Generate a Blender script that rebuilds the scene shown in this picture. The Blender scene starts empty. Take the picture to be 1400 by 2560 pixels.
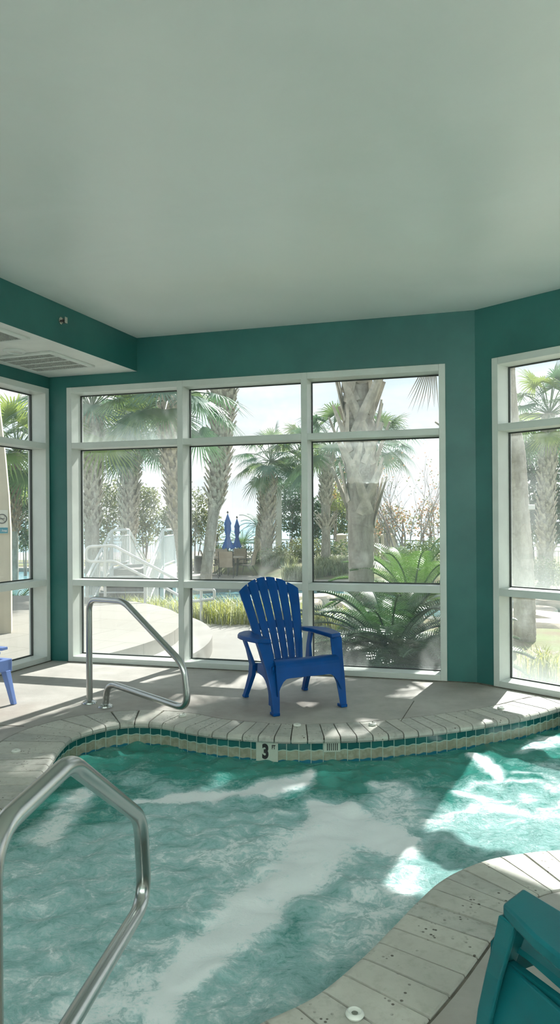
import bpy, bmesh, math, random
import numpy as np
from mathutils import Vector, Matrix

SC = bpy.context.scene
COL = SC.collection
PI = math.pi

# ------------------------------------------------------------------ camera
FPX, ROLL, CAMH = 1800.0, 0.007, 1.4          # focal length in pixels of the 1400x2560 frame
cam_d = bpy.data.cameras.new('camera')
cam = bpy.data.objects.new('camera', cam_d)
COL.objects.link(cam)
cam_d.sensor_fit = 'VERTICAL'
cam_d.sensor_height = 36.0
cam_d.lens = 36.0 * FPX / 2560
cam_d.shift_y = 18.6 / 2560
cam_d.clip_start, cam_d.clip_end = 0.05, 20000
cam.matrix_world = Matrix.Translation((0, 0, CAMH)) @ Matrix.Rotation(ROLL, 4, 'Y') @ Matrix.Rotation(PI / 2, 4, 'X')
SC.camera = cam

# ------------------------------------------------------------------ sky, sun, exposure
SUN_AZ, SUN_EL = math.radians(27.0), math.radians(40.0)
SUN_STRENGTH, SKY_STRENGTH = 4.8, 0.52
FILL_W = 118.0                                    # each added fill uplight
SC.view_settings.view_transform = 'Standard'
SC.view_settings.look = 'None'
SC.view_settings.gamma = 1.0
SC.view_settings.use_curve_mapping = False
SC.view_settings.exposure = 1.24
SC.cycles.max_bounces = 16
SC.cycles.diffuse_bounces = 8
SC.cycles.glossy_bounces = 6
SC.cycles.transparent_max_bounces = 32
SC.cycles.sample_clamp_indirect = 6.0
SC.cycles.caustics_reflective = False
SC.cycles.caustics_refractive = False

world = bpy.data.worlds.new('sky')
SC.world = world
world.use_nodes = True
wn, wl = world.node_tree.nodes, world.node_tree.links
wn.clear()
w_out = wn.new('ShaderNodeOutputWorld')
w_bg = wn.new('ShaderNodeBackground')
w_tc = wn.new('ShaderNodeTexCoord')
w_sep = wn.new('ShaderNodeSeparateXYZ')
w_ramp = wn.new('ShaderNodeValToRGB')
w_map = wn.new('ShaderNodeMapping')
w_noise = wn.new('ShaderNodeTexNoise')
w_cr = wn.new('ShaderNodeValToRGB')
w_mix = wn.new('ShaderNodeMix')
w_mix.data_type = 'RGBA'
wl.new(w_tc.outputs['Generated'], w_sep.inputs[0])
wl.new(w_sep.outputs['Z'], w_ramp.inputs[0])
r = w_ramp.color_ramp
r.elements[0].position, r.elements[0].color = 0.0, (0.86, 0.93, 0.96, 1)
r.elements[1].position, r.elements[1].color = 0.55, (0.50, 0.70, 0.92, 1)
e = r.elements.new(0.18)
e.color = (0.74, 0.87, 0.98, 1)
w_map.inputs['Scale'].default_value = (1.6, 1.6, 6.0)
wl.new(w_tc.outputs['Generated'], w_map.inputs[0])
wl.new(w_map.outputs[0], w_noise.inputs['Vector'])
w_noise.inputs['Scale'].default_value = 2.2
w_noise.inputs['Detail'].default_value = 6
w_noise.inputs['Roughness'].default_value = 0.62
wl.new(w_noise.outputs[0], w_cr.inputs[0])
w_cr.color_ramp.elements[0].position = 0.42
w_cr.color_ramp.elements[1].position = 0.62
wl.new(w_cr.outputs[0], w_mix.inputs[0])
wl.new(w_ramp.outputs[0], w_mix.inputs[6])
w_mix.inputs[7].default_value = (1.0, 1.0, 0.99, 1)
wl.new(w_mix.outputs[2], w_bg.inputs[0])
w_bg.inputs[1].default_value = SKY_STRENGTH
wl.new(w_bg.outputs[0], w_out.inputs[0])

sun_d = bpy.data.lights.new('sun', 'SUN')
sun_d.energy = SUN_STRENGTH
sun_d.angle = math.radians(0.6)
sun_d.color = (1.0, 0.98, 0.94)
sun = bpy.data.objects.new('sun', sun_d)
COL.objects.link(sun)
SUN_DIR = Vector((math.sin(SUN_AZ) * math.cos(SUN_EL), math.cos(SUN_AZ) * math.cos(SUN_EL), math.sin(SUN_EL)))
sun.rotation_euler = SUN_DIR.to_track_quat('Z', 'Y').to_euler()
sun.location = SUN_DIR * 40

# ------------------------------------------------------------------ photograph pixel -> place in the world
def ray(px, py):
    du, dv = px - 700, 1298.6 - py
    c, s = math.cos(ROLL), math.sin(ROLL)
    return (du * c + dv * s, FPX, -du * s + dv * c)
def P(px, py, z=0.0):
    x, y, k = ray(px, py)
    t = (z - CAMH) / k
    return Vector((x * t, y * t, z))
def Q(px, py, Y):
    x, y, k = ray(px, py)
    t = Y / y
    return Vector((x * t, Y, CAMH + k * t))

# ------------------------------------------------------------------ mesh helpers
class MB:
    def __init__(self):
        self.v, self.f, self.m, self.uv = [], [], [], None
        self.mi = 0
    def add(self, vs, fs):
        o = len(self.v)
        self.v.extend([tuple(p) for p in vs])
        for f in fs:
            self.f.append([i + o for i in f])
            self.m.append(self.mi)
        return self
    def box(self, c, s, M=None):
        hx, hy, hz = s[0] / 2, s[1] / 2, s[2] / 2
        vs = [Vector((x, y, z)) for x in (-hx, hx) for y in (-hy, hy) for z in (-hz, hz)]
        if M is not None:
            vs = [M @ p for p in vs]
        c = Vector(c)
        return self.add([p + c for p in vs], [(0, 1, 3, 2), (4, 6, 7, 5), (0, 4, 5, 1), (2, 3, 7, 6), (0, 2, 6, 4), (1, 5, 7, 3)])
    def bar(self, a, b, w, h, up=(0, 0, 1)):
        a, b = Vector(a), Vector(b)
        d = (b - a)
        L = d.length
        d.normalize()
        up = Vector(up)
        if abs(d.dot(up)) > .98:
            up = Vector((1, 0, 0))
        s = d.cross(up).normalized()
        n = s.cross(d)
        M = Matrix((s, d, n)).transposed()
        return self.box((a + b) / 2, (w, L, h), M)
    def prism(self, poly, z0, z1):
        n = len(poly)
        vs = [(p[0], p[1], z0) for p in poly] + [(p[0], p[1], z1) for p in poly]
        fs = [tuple(reversed(range(n))), tuple(range(n, 2 * n))]
        fs += [(i, (i + 1) % n, n + (i + 1) % n, n + i) for i in range(n)]
        return self.add(vs, fs)
    def loft(self, rings, caps=True, closed=True):
        n = len(rings[0])
        vs = [p for r_ in rings for p in r_]
        fs = []
        for k in range(len(rings) - 1):
            for i in range(n if closed else n - 1):
                j = (i + 1) % n
                fs.append((k * n + i, k * n + j, (k + 1) * n + j, (k + 1) * n + i))
        if caps and closed:
            fs.append(tuple(reversed(range(n))))
            fs.append(tuple(range((len(rings) - 1) * n, len(rings) * n)))
        return self.add(vs, fs)
    def tube(self, pts, rad, n=10, caps=True):
        pts = [Vector(p) for p in pts]
        if not hasattr(rad, '__len__'):
            rad = [rad] * len(pts)
        t0 = (pts[1] - pts[0]).normalized()
        ref = Vector((0, 0, 1)) if abs(t0.z) < .9 else Vector((1, 0, 0))
        s = t0.cross(ref).normalized()
        rings = []
        for i, p in enumerate(pts):
            if i == 0:
                t = t0
            elif i == len(pts) - 1:
                t = (pts[i] - pts[i - 1]).normalized()
            else:
                t = ((pts[i + 1] - pts[i]).normalized() + (pts[i] - pts[i - 1]).normalized()).normalized()
            s = (s - t * s.dot(t)).normalized()
            b = t.cross(s)
            rings.append([p + (s * math.cos(2 * PI * k / n) + b * math.sin(2 * PI * k / n)) * rad[i] for k in range(n)])
        return self.loft(rings, caps)
    def lathe(self, prof, c=(0, 0, 0), n=24, caps=True):
        c = Vector(c)
        rings = [[c + Vector((r_ * math.cos(2 * PI * k / n), r_ * math.sin(2 * PI * k / n), z)) for k in range(n)] for r_, z in prof]
        return self.loft(rings, caps)
    def build(self, name, mat, parent=None, smooth=False, bevel=0, uv=None):
        me = bpy.data.meshes.new(name)
        me.from_pydata(self.v, [], self.f)
        mats = mat if isinstance(mat, (list, tuple)) else [mat]
        for m_ in mats:
            me.materials.append(m_)
        if len(mats) > 1:
            me.polygons.foreach_set('material_index', self.m)
        if uv is not None:
            lay = me.uv_layers.new(name='UVMap')
            for li, l in enumerate(me.loops):
                lay.data[li].uv = uv[l.vertex_index]
        bm = bmesh.new()
        bm.from_mesh(me)
        bmesh.ops.recalc_face_normals(bm, faces=bm.faces)
        bm.to_mesh(me)
        bm.free()
        if smooth:
            me.polygons.foreach_set('use_smooth', [True] * len(me.polygons))
        o = bpy.data.objects.new(name, me)
        COL.objects.link(o)
        if parent is not None:
            o.parent = parent
        if bevel:
            b = o.modifiers.new('bevel', 'BEVEL')
            b.width, b.segments, b.limit_method = bevel, 2, 'ANGLE'
        if smooth:
            try:
                sm = me.set_sharp_from_angle(angle=math.radians(38))
            except Exception:
                pass
        return o

def thing(name, label, cat, loc=(0, 0, 0), rz=0.0, group=None):
    o = bpy.data.objects.new(name, None)
    o.empty_display_size = .1
    COL.objects.link(o)
    o.location = loc
    o.rotation_euler = (0, 0, rz)
    return tag(o, label, cat, group)
def tag(o, label, cat, group=None, kind=None):
    o['label'], o['category'] = label, cat
    if group:
        o['group'] = group
    if kind:
        o['kind'] = kind
    return o
def struct(o):
    o['kind'] = 'structure'
    return o
def copy_tree(o, parent=None):
    c = o.copy()
    COL.objects.link(c)
    if parent is not None:
        c.parent = parent
    for ch in list(o.children):
        copy_tree(ch, c)
    return c
def smooth_path(pts, n=6, closed=False):
    """Catmull-Rom through pts"""
    pts = [Vector(p) for p in pts]
    out = []
    m = len(pts)
    rng = range(m) if closed else range(m - 1)
    for i in rng:
        if closed:
            p0, p1, p2, p3 = pts[(i - 1) % m], pts[i], pts[(i + 1) % m], pts[(i + 2) % m]
        else:
            p0, p1, p2, p3 = pts[max(i - 1, 0)], pts[i], pts[i + 1], pts[min(i + 2, m - 1)]
        for k in range(n):
            t = k / n
            out.append(.5 * ((2 * p1) + (p2 - p0) * t + (2 * p0 - 5 * p1 + 4 * p2 - p3) * t * t + (3 * p1 - p0 - 3 * p2 + p3) * t ** 3))
    if not closed:
        out.append(pts[-1])
    return out
def fillet_path(pts, rads, n=7):
    """polyline with rounded corners"""
    pts = [Vector(p) for p in pts]
    out = [pts[0]]
    for i in range(1, len(pts) - 1):
        a = (pts[i - 1] - pts[i]).normalized()
        b = (pts[i + 1] - pts[i]).normalized()
        d = rads[i - 1]
        p, q = pts[i] + a * d, pts[i] + b * d
        for k in range(n + 1):
            t = k / n
            out.append(p * (1 - t) ** 2 + pts[i] * 2 * t * (1 - t) + q * t * t)
    out.append(pts[-1])
    return [p for i, p in enumerate(out) if i == 0 or (p - out[i - 1]).length > 2e-3]
def inside(poly, x, y):
    c = False
    j = len(poly) - 1
    for i in range(len(poly)):
        xi, yi, xj, yj = poly[i][0], poly[i][1], poly[j][0], poly[j][1]
        if (yi > y) != (yj > y) and x < (xj - xi) * (y - yi) / (yj - yi) + xi:
            c = not c
        j = i
    return c
def text_mesh(name, s, size, mat, parent, M, extrude=.001, offset=0.0, xs=1.0):
    cu = bpy.data.curves.new(name, 'FONT')
    cu.body, cu.size, cu.extrude, cu.offset = s, size, extrude, offset
    cu.align_x, cu.align_y = 'CENTER', 'CENTER'
    tmp = bpy.data.objects.new(name, cu)
    COL.objects.link(tmp)
    dg = bpy.context.evaluated_depsgraph_get()
    me = bpy.data.meshes.new_from_object(tmp.evaluated_get(dg))
    COL.objects.unlink(tmp)
    bpy.data.objects.remove(tmp)
    me.transform(M @ Matrix.Diagonal((xs, 1, 1, 1)))
    me.materials.clear()
    me.materials.append(mat)
    o = bpy.data.objects.new(name, me)
    COL.objects.link(o)
    o.parent = parent
    return o

# ------------------------------------------------------------------ materials
class NT:
    def __init__(self, name):
        self.mat = bpy.data.materials.new(name)
        self.mat.use_nodes = True
        self.t = self.mat.node_tree
        self.t.nodes.clear()
        self.out = self.t.nodes.new('ShaderNodeOutputMaterial')
    def n(self, typ, ins=None, **props):
        nd = self.t.nodes.new('ShaderNode' + typ)
        for k, v in props.items():
            setattr(nd, k, v)
        for k, v in (ins or {}).items():
            self.set(nd.inputs[k], v)
        return nd
    def set(self, sock, v):
        if isinstance(v, bpy.types.NodeSocket):
            self.t.links.new(v, sock)
        elif isinstance(v, bpy.types.Node):
            self.t.links.new(v.outputs[0], sock)
        else:
            sock.default_value = tuple(list(v) + [1])[:4] if hasattr(v, '__len__') and sock.type == 'RGBA' else v
    def math(self, op, a, b=0.0, c=None, clamp=False):
        nd = self.n('Math', operation=op, use_clamp=clamp)
        self.set(nd.inputs[0], a)
        self.set(nd.inputs[1], b)
        if c is not None:
            self.set(nd.inputs[2], c)
        return nd.outputs[0]
    def mix(self, f, a, b):
        nd = self.n('Mix', data_type='RGBA')
        self.set(nd.inputs[0], f)
        self.set(nd.inputs[6], a)
        self.set(nd.inputs[7], b)
        return nd.outputs[2]
    def ss(self, x, lo, hi, a=0.0, b=1.0):
        nd = self.n('MapRange', interpolation_type='SMOOTHSTEP')
        for k, v in zip((0, 1, 2, 3, 4), (x, lo, hi, a, b)):
            self.set(nd.inputs[k], v)
        return nd.outputs[0]
    def noise(self, vec, scale, detail=4, rough=.55, dist=0.0):
        nd = self.n('TexNoise', {'Scale': scale, 'Detail': detail, 'Roughness': rough, 'Distortion': dist})
        if vec is not None:
            self.set(nd.inputs['Vector'], vec)
        return nd.outputs[0]
    def coord(self, which='Object'):
        return self.n('TexCoord').outputs[which]
    def pos(self):
        return self.n('NewGeometry').outputs['Position']
    def bump(self, h, strength=.3, dist=.01):
        return self.n('Bump', {'Height': h, 'Strength': strength, 'Distance': dist}).outputs[0]
    def bsdf(self, color, rough=.5, metal=0.0, normal=None, spec=.5, **kw):
        b = self.n('BsdfPrincipled', {'Base Color': color, 'Roughness': rough, 'Metallic': metal, 'Specular IOR Level': spec})
        for k, v in kw.items():
            self.set(b.inputs[k.replace('_', ' ')], v)
        if normal is not None:
            self.set(b.inputs['Normal'], normal)
        self.t.links.new(b.outputs[0], self.out.inputs[0])
        return self.mat
    def surf(self, s):
        self.set(self.out.inputs[0], s)
        return self.mat

def simple(name, col, rough=.5, metal=0.0, var=.12, scale=6.0, bump=.0, spec=.5, coord='Object'):
    t = NT(name)
    vec = t.coord(coord)
    nz = t.noise(vec, scale, 5)
    c2 = [x * (1 - var) for x in col]
    c1 = [min(1, x * (1 + var)) for x in col]
    c = t.mix(t.ss(nz, .3, .7), c2, c1)
    nm = t.bump(t.noise(vec, scale * 6, 4), bump, .01) if bump else None
    return t.bsdf(c, rough, metal, nm, spec)
def leafy(name, col, col2, trans=.35, rough=.45, scale=1.5):
    t = NT(name)
    nz = t.noise(t.pos(), scale, 3)
    c = t.mix(t.ss(nz, .35, .65), col, col2)
    p = t.n('BsdfPrincipled', {'Base Color': c, 'Roughness': rough, 'Specular IOR Level': .4})
    ctr = t.mix(.5, c, (min(1, col2[0] * 1.9), min(1, col2[1] * 1.7), col2[2] * .8))
    tr = t.n('BsdfTranslucent', {'Color': ctr})
    mx = t.n('MixShader', {0: trans, 1: p, 2: tr})
    return t.surf(mx)

def m_ceiling():
    t = NT('ceiling_paint')
    p = t.pos()
    n1 = t.noise(p, 1.3, 5, .6, .4)
    n2 = t.noise(p, .5, 3)
    c = t.mix(t.ss(n1, .3, .7), (.715, .765, .73), (.775, .82, .79))
    c = t.mix(t.ss(n2, .35, .7, 0, .5), c, (.77, .81, .77))
    rg = t.ss(n1, .25, .75, .28, .40)
    nm = t.bump(t.math('ADD', t.noise(p, 22, 5), t.math('MULTIPLY', n2, 2.0)), .035, .02)
    return t.bsdf(c, rg, 0, nm, .6)
def m_wall():
    t = NT('teal_wall_paint')
    p = t.pos()
    n1 = t.noise(p, 2.0, 4)
    c = t.mix(t.ss(n1, .3, .7), (.016, .112, .101), (.024, .140, .125))
    nm = t.bump(t.noise(p, 60, 4), .08, .005)
    return t.bsdf(c, .42, 0, nm, .5)
def m_floor():
    t = NT('deck_concrete')
    p = t.pos()
    n1 = t.noise(p, 1.6, 6, .62)
    n2 = t.noise(p, 9, 6, .65)
    n3 = t.noise(p, .7, 3)
    c = t.mix(t.ss(n1, .3, .72), (.32, .305, .275), (.46, .44, .40))
    c = t.mix(t.ss(n2, .55, .75, 0, .45), c, (.32, .30, .26))
    c = t.mix(t.ss(n3, .48, .66, 0, .6), c, (.27, .225, .19))
    nm = t.bump(t.noise(p, 120, 5, .6), .35, .004)
    return t.bsdf(c, t.ss(n2, .3, .7, .48, .66), 0, nm, .4)
def m_coping():
    t = NT('travertine')
    p = t.pos()
    n1 = t.noise(p, 3.5, 5, .6)
    n2 = t.noise(p, 26, 6, .65)
    pits = t.n('TexVoronoi', {'Vector': p, 'Scale': 42.0}, feature='F1')
    pm = t.math('MULTIPLY', t.ss(pits.outputs['Distance'], .16, .26, 1, 0), t.ss(t.noise(p, 7, 3), .50, .62))
    at = t.n('Attribute', attribute_name='tone')
    c = t.mix(t.ss(n1, .3, .7), (.345, .345, .31), (.475, .475, .425))
    c = t.mix(t.ss(n2, .46, .72, 0, .75), c, (.25, .245, .205))
    c = t.mix(at.outputs['Fac'], c, (.60, .58, .50))
    c = t.mix(pm, c, (.10, .09, .07))
    h = t.math('SUBTRACT', t.noise(p, 60, 5, .6), pm)
    nm = t.bump(h, .3, .004)
    return t.bsdf(c, .55, 0, nm, .35)
def m_tile():
    t = NT('waterline_tile')
    uv = t.coord('UV')
    sp = t.n('SeparateXYZ', {0: uv})
    u, v = sp.outputs[0], sp.outputs[1]
    W = .079
    uu = t.math('DIVIDE', u, W)
    fr = t.math('FRACT', uu)
    cell = t.math('FLOOR', uu)
    rnd = t.n('TexWhiteNoise', {'W': cell}, noise_dimensions='1D').outputs[0]
    wave = t.math('MULTIPLY', t.math('SINE', t.math('MULTIPLY', fr, 2 * PI)), .0035)
    vv = t.math('ADD', v, wave)
    dark = t.mix(rnd, (.006, .075, .075), (.018, .125, .115))
    n = t.noise(t.pos(), 30, 4)
    pale = t.mix(t.ss(n, .3, .7), (.24, .25, .175), (.36, .38, .29))
    pale = t.mix(t.math('MULTIPLY', rnd, .4), pale, (.22, .21, .15))
    blue = (.012, .13, .19)
    c = t.mix(t.ss(vv, -.0955, -.0935), pale, dark)
    c = t.mix(t.ss(vv, -.158, -.156, 1, 0), c, blue)
    # grout lines
    g1 = t.math('GREATER_THAN', t.math('ABSOLUTE', t.math('SUBTRACT', fr, .5)), .47)
    g2 = t.math('LESS_THAN', t.math('ABSOLUTE', t.math('ADD', vv, .0945)), .003)
    g3 = t.math('GREATER_THAN', v, -.043)
    g = t.math('MAXIMUM', t.math('MAXIMUM', g1, g2), g3)
    c = t.mix(g, c, (.33, .44, .37))
    rg = t.math('ADD', t.math('MULTIPLY', g, .4), .12)
    return t.bsdf(c, rg, 0, None, .6)
def m_water():
    t = NT('spa_water')
    p = t.pos()
    at = t.n('Attribute', attribute_name='foam').outputs['Fac']
    st = t.n('Mapping', {'Vector': p, 'Scale': (1.0, 1.35, 1.0)})
    warp = t.n('TexNoise', {'Vector': p, 'Scale': 5.0, 'Detail': 4.0})
    wsc = t.n('VectorMath', {0: warp.outputs['Color'], 1: (.32, .32, .32)}, operation='MULTIPLY')
    wv = t.n('VectorMath', {0: st.outputs[0], 1: wsc.outputs[0]}, operation='ADD')
    n1 = t.noise(wv, 6.5, 10, .74, .15)
    n2 = t.noise(wv, 24, 8, .74, .25)
    n3 = t.noise(p, 75, 6, .65)
    nn = t.math('ADD', t.math('MULTIPLY', n1, .58), t.math('MULTIPLY', n2, .42))
    nn = t.math('ADD', nn, t.math('MULTIPLY', t.math('SUBTRACT', n3, .5), .16))
    x = t.math('ADD', t.math('MULTIPLY', t.math('SUBTRACT', nn, .5), 2.1), at)
    f1 = t.ss(x, .08, .60)
    f2 = t.ss(x, .52, .98)
    c = t.mix(f1, (.045, .31, .255), (.40, .68, .665))
    c = t.mix(f2, c, (.85, .89, .89))
    rg = t.math('ADD', .05, t.math('MULTIPLY', f2, .40))
    h = t.math('ADD', t.math('MULTIPLY', n2, .55), t.math('MULTIPLY', n1, .55))
    h = t.math('ADD', h, t.math('MULTIPLY', n3, .20))
    nm = t.bump(h, t.math('SUBTRACT', 1.0, t.math('MULTIPLY', f2, .65)), .035)
    return t.bsdf(c, rg, 0, nm, .5, IOR=1.33)
def m_glass():
    t = NT('window_glass')
    uv = t.coord('UV')
    sp = t.n('SeparateXYZ', {0: uv})
    u, v = sp.outputs[0], sp.outputs[1]
    p = t.pos()
    n1 = t.noise(p, 2.2, 4, .6, .6)
    streak = t.noise(t.n('Mapping', {'Vector': p, 'Scale': (14, 14, 1.0)}), 1.0, 4)
    at = t.n('Attribute', attribute_name='fog').outputs['Fac']
    edge = t.ss(t.math('ADD', v, t.math('MULTIPLY', t.math('SUBTRACT', n1, .5), .5)), -.05, .42, 1, 0)
    fog = t.math('MULTIPLY', at, t.math('ADD', t.math('MULTIPLY', edge, .75), t.math('MULTIPLY', t.ss(n1, .35, .75), t.ss(streak, .3, .7, .25, .55))))
    fog = t.math('ADD', t.math('MULTIPLY', fog, .5), .032, clamp=True)
    facing = t.n('LayerWeight', {'Blend': .5}).outputs['Facing']
    refl = t.math('ADD', .032, t.math('MULTIPLY', t.math('POWER', facing, 5.0), .9))
    tr = t.n('BsdfTransparent', {'Color': (.985, .995, .99)})
    gl = t.n('BsdfGlossy', {'Color': (1, 1, 1), 'Roughness': .01})
    m1 = t.n('MixShader', {0: refl, 1: tr, 2: gl})
    df = t.n('BsdfDiffuse', {'Color': (.85, .92, .90)})
    tl = t.n('BsdfTranslucent', {'Color': (.85, .92, .90)})
    m2 = t.n('MixShader', {0: .6, 1: df, 2: tl})
    m3 = t.n('MixShader', {0: fog, 1: m1, 2: m2})
    return t.surf(m3)
def m_steel():
    t = NT('brushed_steel')
    p = t.coord('Object')
    n = t.noise(p, 4, 2)
    c = t.mix(n, (.47, .485, .465), (.50, .515, .495))
    return t.bsdf(c, t.ss(n, .3, .7, .25, .265), 1.0, None, .5)
def m_plastic(name, col, rough=.32):
    t = NT(name)
    p = t.coord('Object')
    n = t.noise(p, 5, 4)
    c = t.mix(t.ss(n, .3, .7), [x * .9 for x in col], [min(1, x * 1.1) for x in col])
    nm = t.bump(t.noise(p, 260, 3), .12, .001)
    return t.bsdf(c, t.ss(n, .3, .7, rough - .05, rough + .06), 0, nm, .22)
def m_terrace():
    t = NT('terrace_paving')
    p = t.pos()
    br = t.n('TexBrick', {'Vector': t.n('Mapping', {'Vector': p, 'Rotation': (0, 0, .45)}), 'Scale': 1.0, 'Mortar Size': .008,
                          'Brick Width': 1.5, 'Row Height': .75, 'Color1': (.27, .255, .215), 'Color2': (.29, .275, .235), 'Mortar': (.19, .18, .15)})
    c = t.mix(t.ss(t.noise(p, 3, 5), .3, .7, 0, .3), br.outputs[0], (.24, .225, .19))
    return t.bsdf(c, .8, 0, t.bump(t.noise(p, 40, 4), .2, .01), .3)
def m_trunk():
    t = NT('palm_trunk')
    p = t.pos()
    mp = t.n('Mapping', {'Vector': p, 'Scale': (5, 5, 1.6)})
    n1 = t.noise(mp, 2.0, 8, .68, .6)
    n2 = t.noise(t.n('Mapping', {'Vector': p, 'Scale': (3, 3, 7)}), 1.5, 6, .65, .8)
    c = t.mix(t.ss(n1, .3, .7), (.27, .25, .21), (.47, .44, .375))
    c = t.mix(t.ss(n2, .5, .7, 0, .5), c, (.22, .20, .165))
    return t.bsdf(c, .85, 0, t.bump(t.math('ADD', n1, n2), .6, .03), .2)
def m_sea():
    t = NT('sea')
    n = t.noise(t.n('Mapping', {'Vector': t.pos(), 'Scale': (.02, .004, 1)}), 1.0, 5)
    c = t.mix(n, (.24, .42, .53), (.30, .48, .58))
    return t.bsdf(c, .35, 0, None, .3)
def m_poolwater():
    t = NT('pool_water')
    p = t.pos()
    n = t.noise(t.n('Mapping', {'Vector': p, 'Scale': (1, 2.2, 1)}), 2.0, 6)
    c = t.mix(t.ss(n, .3, .7), (.16, .40, .46), (.26, .52, .56))
    return t.bsdf(c, .06, 0, t.bump(n, .25, .05), .5, IOR=1.33)
def m_ground():
    t = NT('garden_soil')
    p = t.pos()
    n = t.noise(p, 1.5, 6)
    c = t.mix(t.ss(n, .35, .65), (.23, .19, .13), (.22, .25, .13))
    return t.bsdf(c, .95, 0, t.bump(t.noise(p, 12, 5), .5, .03), .1)

M = {}
M['ceiling'] = m_ceiling()
M['wall'] = m_wall()
M['floor'] = m_floor()
M['coping'] = m_coping()
M['tile'] = m_tile()
M['water'] = m_water()
M['glass'] = m_glass()
M['steel'] = m_steel()
M['frame'] = simple('frame_paint', (.60, .64, .60), .38, var=.05, scale=4, coord='Object')
M['gasket'] = simple('gasket', (.03, .04, .035), .6)
M['soffit_white'] = simple('soffit_paint', (.72, .745, .70), .55, var=.04)
M['vent'] = simple('vent_paint', (.66, .70, .66), .45, var=.05)
M['vent_dark'] = simple('vent_inside', (.07, .075, .065), .8, var=.3, scale=30)
M['vent_grey'] = simple('vent_grey', (.30, .32, .29), .6, var=.25, scale=40)
M['white'] = simple('white_paint', (.62, .635, .62), .45, var=.05)
M['grout'] = simple('grout', (.13, .12, .095), .9, var=.3, scale=20)
M['black'] = simple('black_print', (.008, .008, .008), .5)
M['marker'] = simple('marker_tile', (.47, .52, .44), .2, var=.06)
M['blue'] = m_plastic('blue_plastic', (.0005, .056, .235), .36)
M['teal'] = m_plastic('teal_plastic', (.007, .120, .137), .34)
M['lounger'] = m_plastic('lounger_plastic', (.17, .26, .56), .35)
M['cap'] = simple('anchor_plastic', (.66, .68, .62), .4)
M['chrome'] = simple('chrome', (.6, .58, .52), .2, 1.0)
M['terrace'] = m_terrace()
M['path'] = simple('pale_concrete', (.285, .275, .245), .85, var=.08, scale=2, bump=.1, coord='Object')
M['patio'] = simple('patio_paving', (.46, .42, .37), .85, var=.12, scale=1.5, bump=.1)
M['ground'] = m_ground()
M['sand'] = simple('sand', (.62, .58, .48), .95, var=.1, scale=.2)
M['sea'] = m_sea()
M['lagoon'] = m_poolwater()
M['stucco'] = simple('stucco', (.62, .55, .42), .85, var=.06, scale=3, bump=.15)
M['fence'] = simple('fence_paint', (.62, .63, .60), .5, var=.05)
M['pillar'] = simple('pillar_stucco', (.64, .60, .50), .85, var=.07, bump=.1)
M['trunk'] = m_trunk()
M['boot'] = simple('palm_boot', (.45, .415, .345), .85, var=.28, scale=9, bump=.2)
M['boot_red'] = simple('palm_boot_red', (.36, .25, .17), .85, var=.3, scale=9, bump=.2)
M['frond'] = leafy('palm_frond', (.075, .15, .085), (.13, .21, .10), .35)
M['frond_blue'] = leafy('palm_frond_blue', (.075, .16, .12), (.10, .20, .14), .30)
M['frond_light'] = leafy('palm_frond_light', (.14, .23, .07), (.21, .28, .09), .42)
M['frond_dead'] = leafy('palm_frond_dead', (.20, .18, .14), (.27, .24, .19), .2)
M['sago'] = leafy('sago_leaf', (.030, .085, .035), (.05, .13, .045), .22, .28, 3)
M['sago_light'] = leafy('sago_leaf_light', (.06, .16, .035), (.10, .22, .04), .4, .35, 3)
M['leaf_dark'] = leafy('leaf_dark', (.045, .10, .07), (.075, .15, .09), .28)
M['leaf_mid'] = leafy('leaf_mid', (.10, .165, .08), (.20, .23, .13), .35)
M['leaf_grey'] = leafy('leaf_grey', (.14, .19, .14), (.24, .26, .19), .35)
M['leaf_red'] = leafy('leaf_red', (.38, .17, .10), (.42, .28, .20), .35)
M['leaf_yellow'] = leafy('leaf_yellow', (.30, .32, .10), (.22, .30, .08), .45)
M['hedge'] = leafy('hedge_leaf', (.08, .14, .06), (.20, .24, .11), .35)
M['grass'] = leafy('ornamental_grass', (.19, .27, .05), (.33, .36, .11), .5)
M['grass_pale'] = leafy('pale_grass', (.30, .36, .26), (.44, .48, .38), .45)
M['bark'] = simple('grey_bark', (.30, .26, .23), .9, var=.2, scale=6)
M['rock'] = simple('pool_rock', (.55, .47, .37), .85, var=.25, scale=2.5, bump=.4)
M['canvas'] = simple('blue_canvas', (.035, .13, .42), .8, var=.15, scale=5)
M['dark_metal'] = simple('dark_metal', (.08, .075, .07), .45)
M['sling'] = simple('sling_fabric', (.42, .35, .27), .8, var=.08)
M['sign_teal'] = simple('sign_teal', (.02, .24, .32), .4)
M['sign_ivory'] = simple('sign_ivory', (.70, .68, .58), .5, var=.03)
M['dark_stone'] = simple('dark_stone', (.22, .22, .20), .85, var=.15)

# ================================================================== THE ROOM
CEIL, SOFF = 3.168, 2.845
C0 = Vector((-2.3141, 7.2442, 0))                # back-left corner
U_BACK, N_BACK = Vector((.9623, -.27199, 0)), Vector((.27199, .9623, 0))
B0 = C0 + U_BACK * 4.1358                        # bend between back and right walls
U_RIGHT, N_RIGHT = Vector((.68, -.7335, 0)), Vector((.7335, .68, 0))
U_LEFT = Vector((-.351, -.936, 0)).normalized()
N_LEFT = Vector((-.936, .351, 0)).normalized()
E0 = B0 + U_RIGHT * 3.3
YR = -3.4                                        # rear wall
L0 = C0 + U_LEFT * ((YR - C0.y) / U_LEFT.y)
TH = .24

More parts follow.
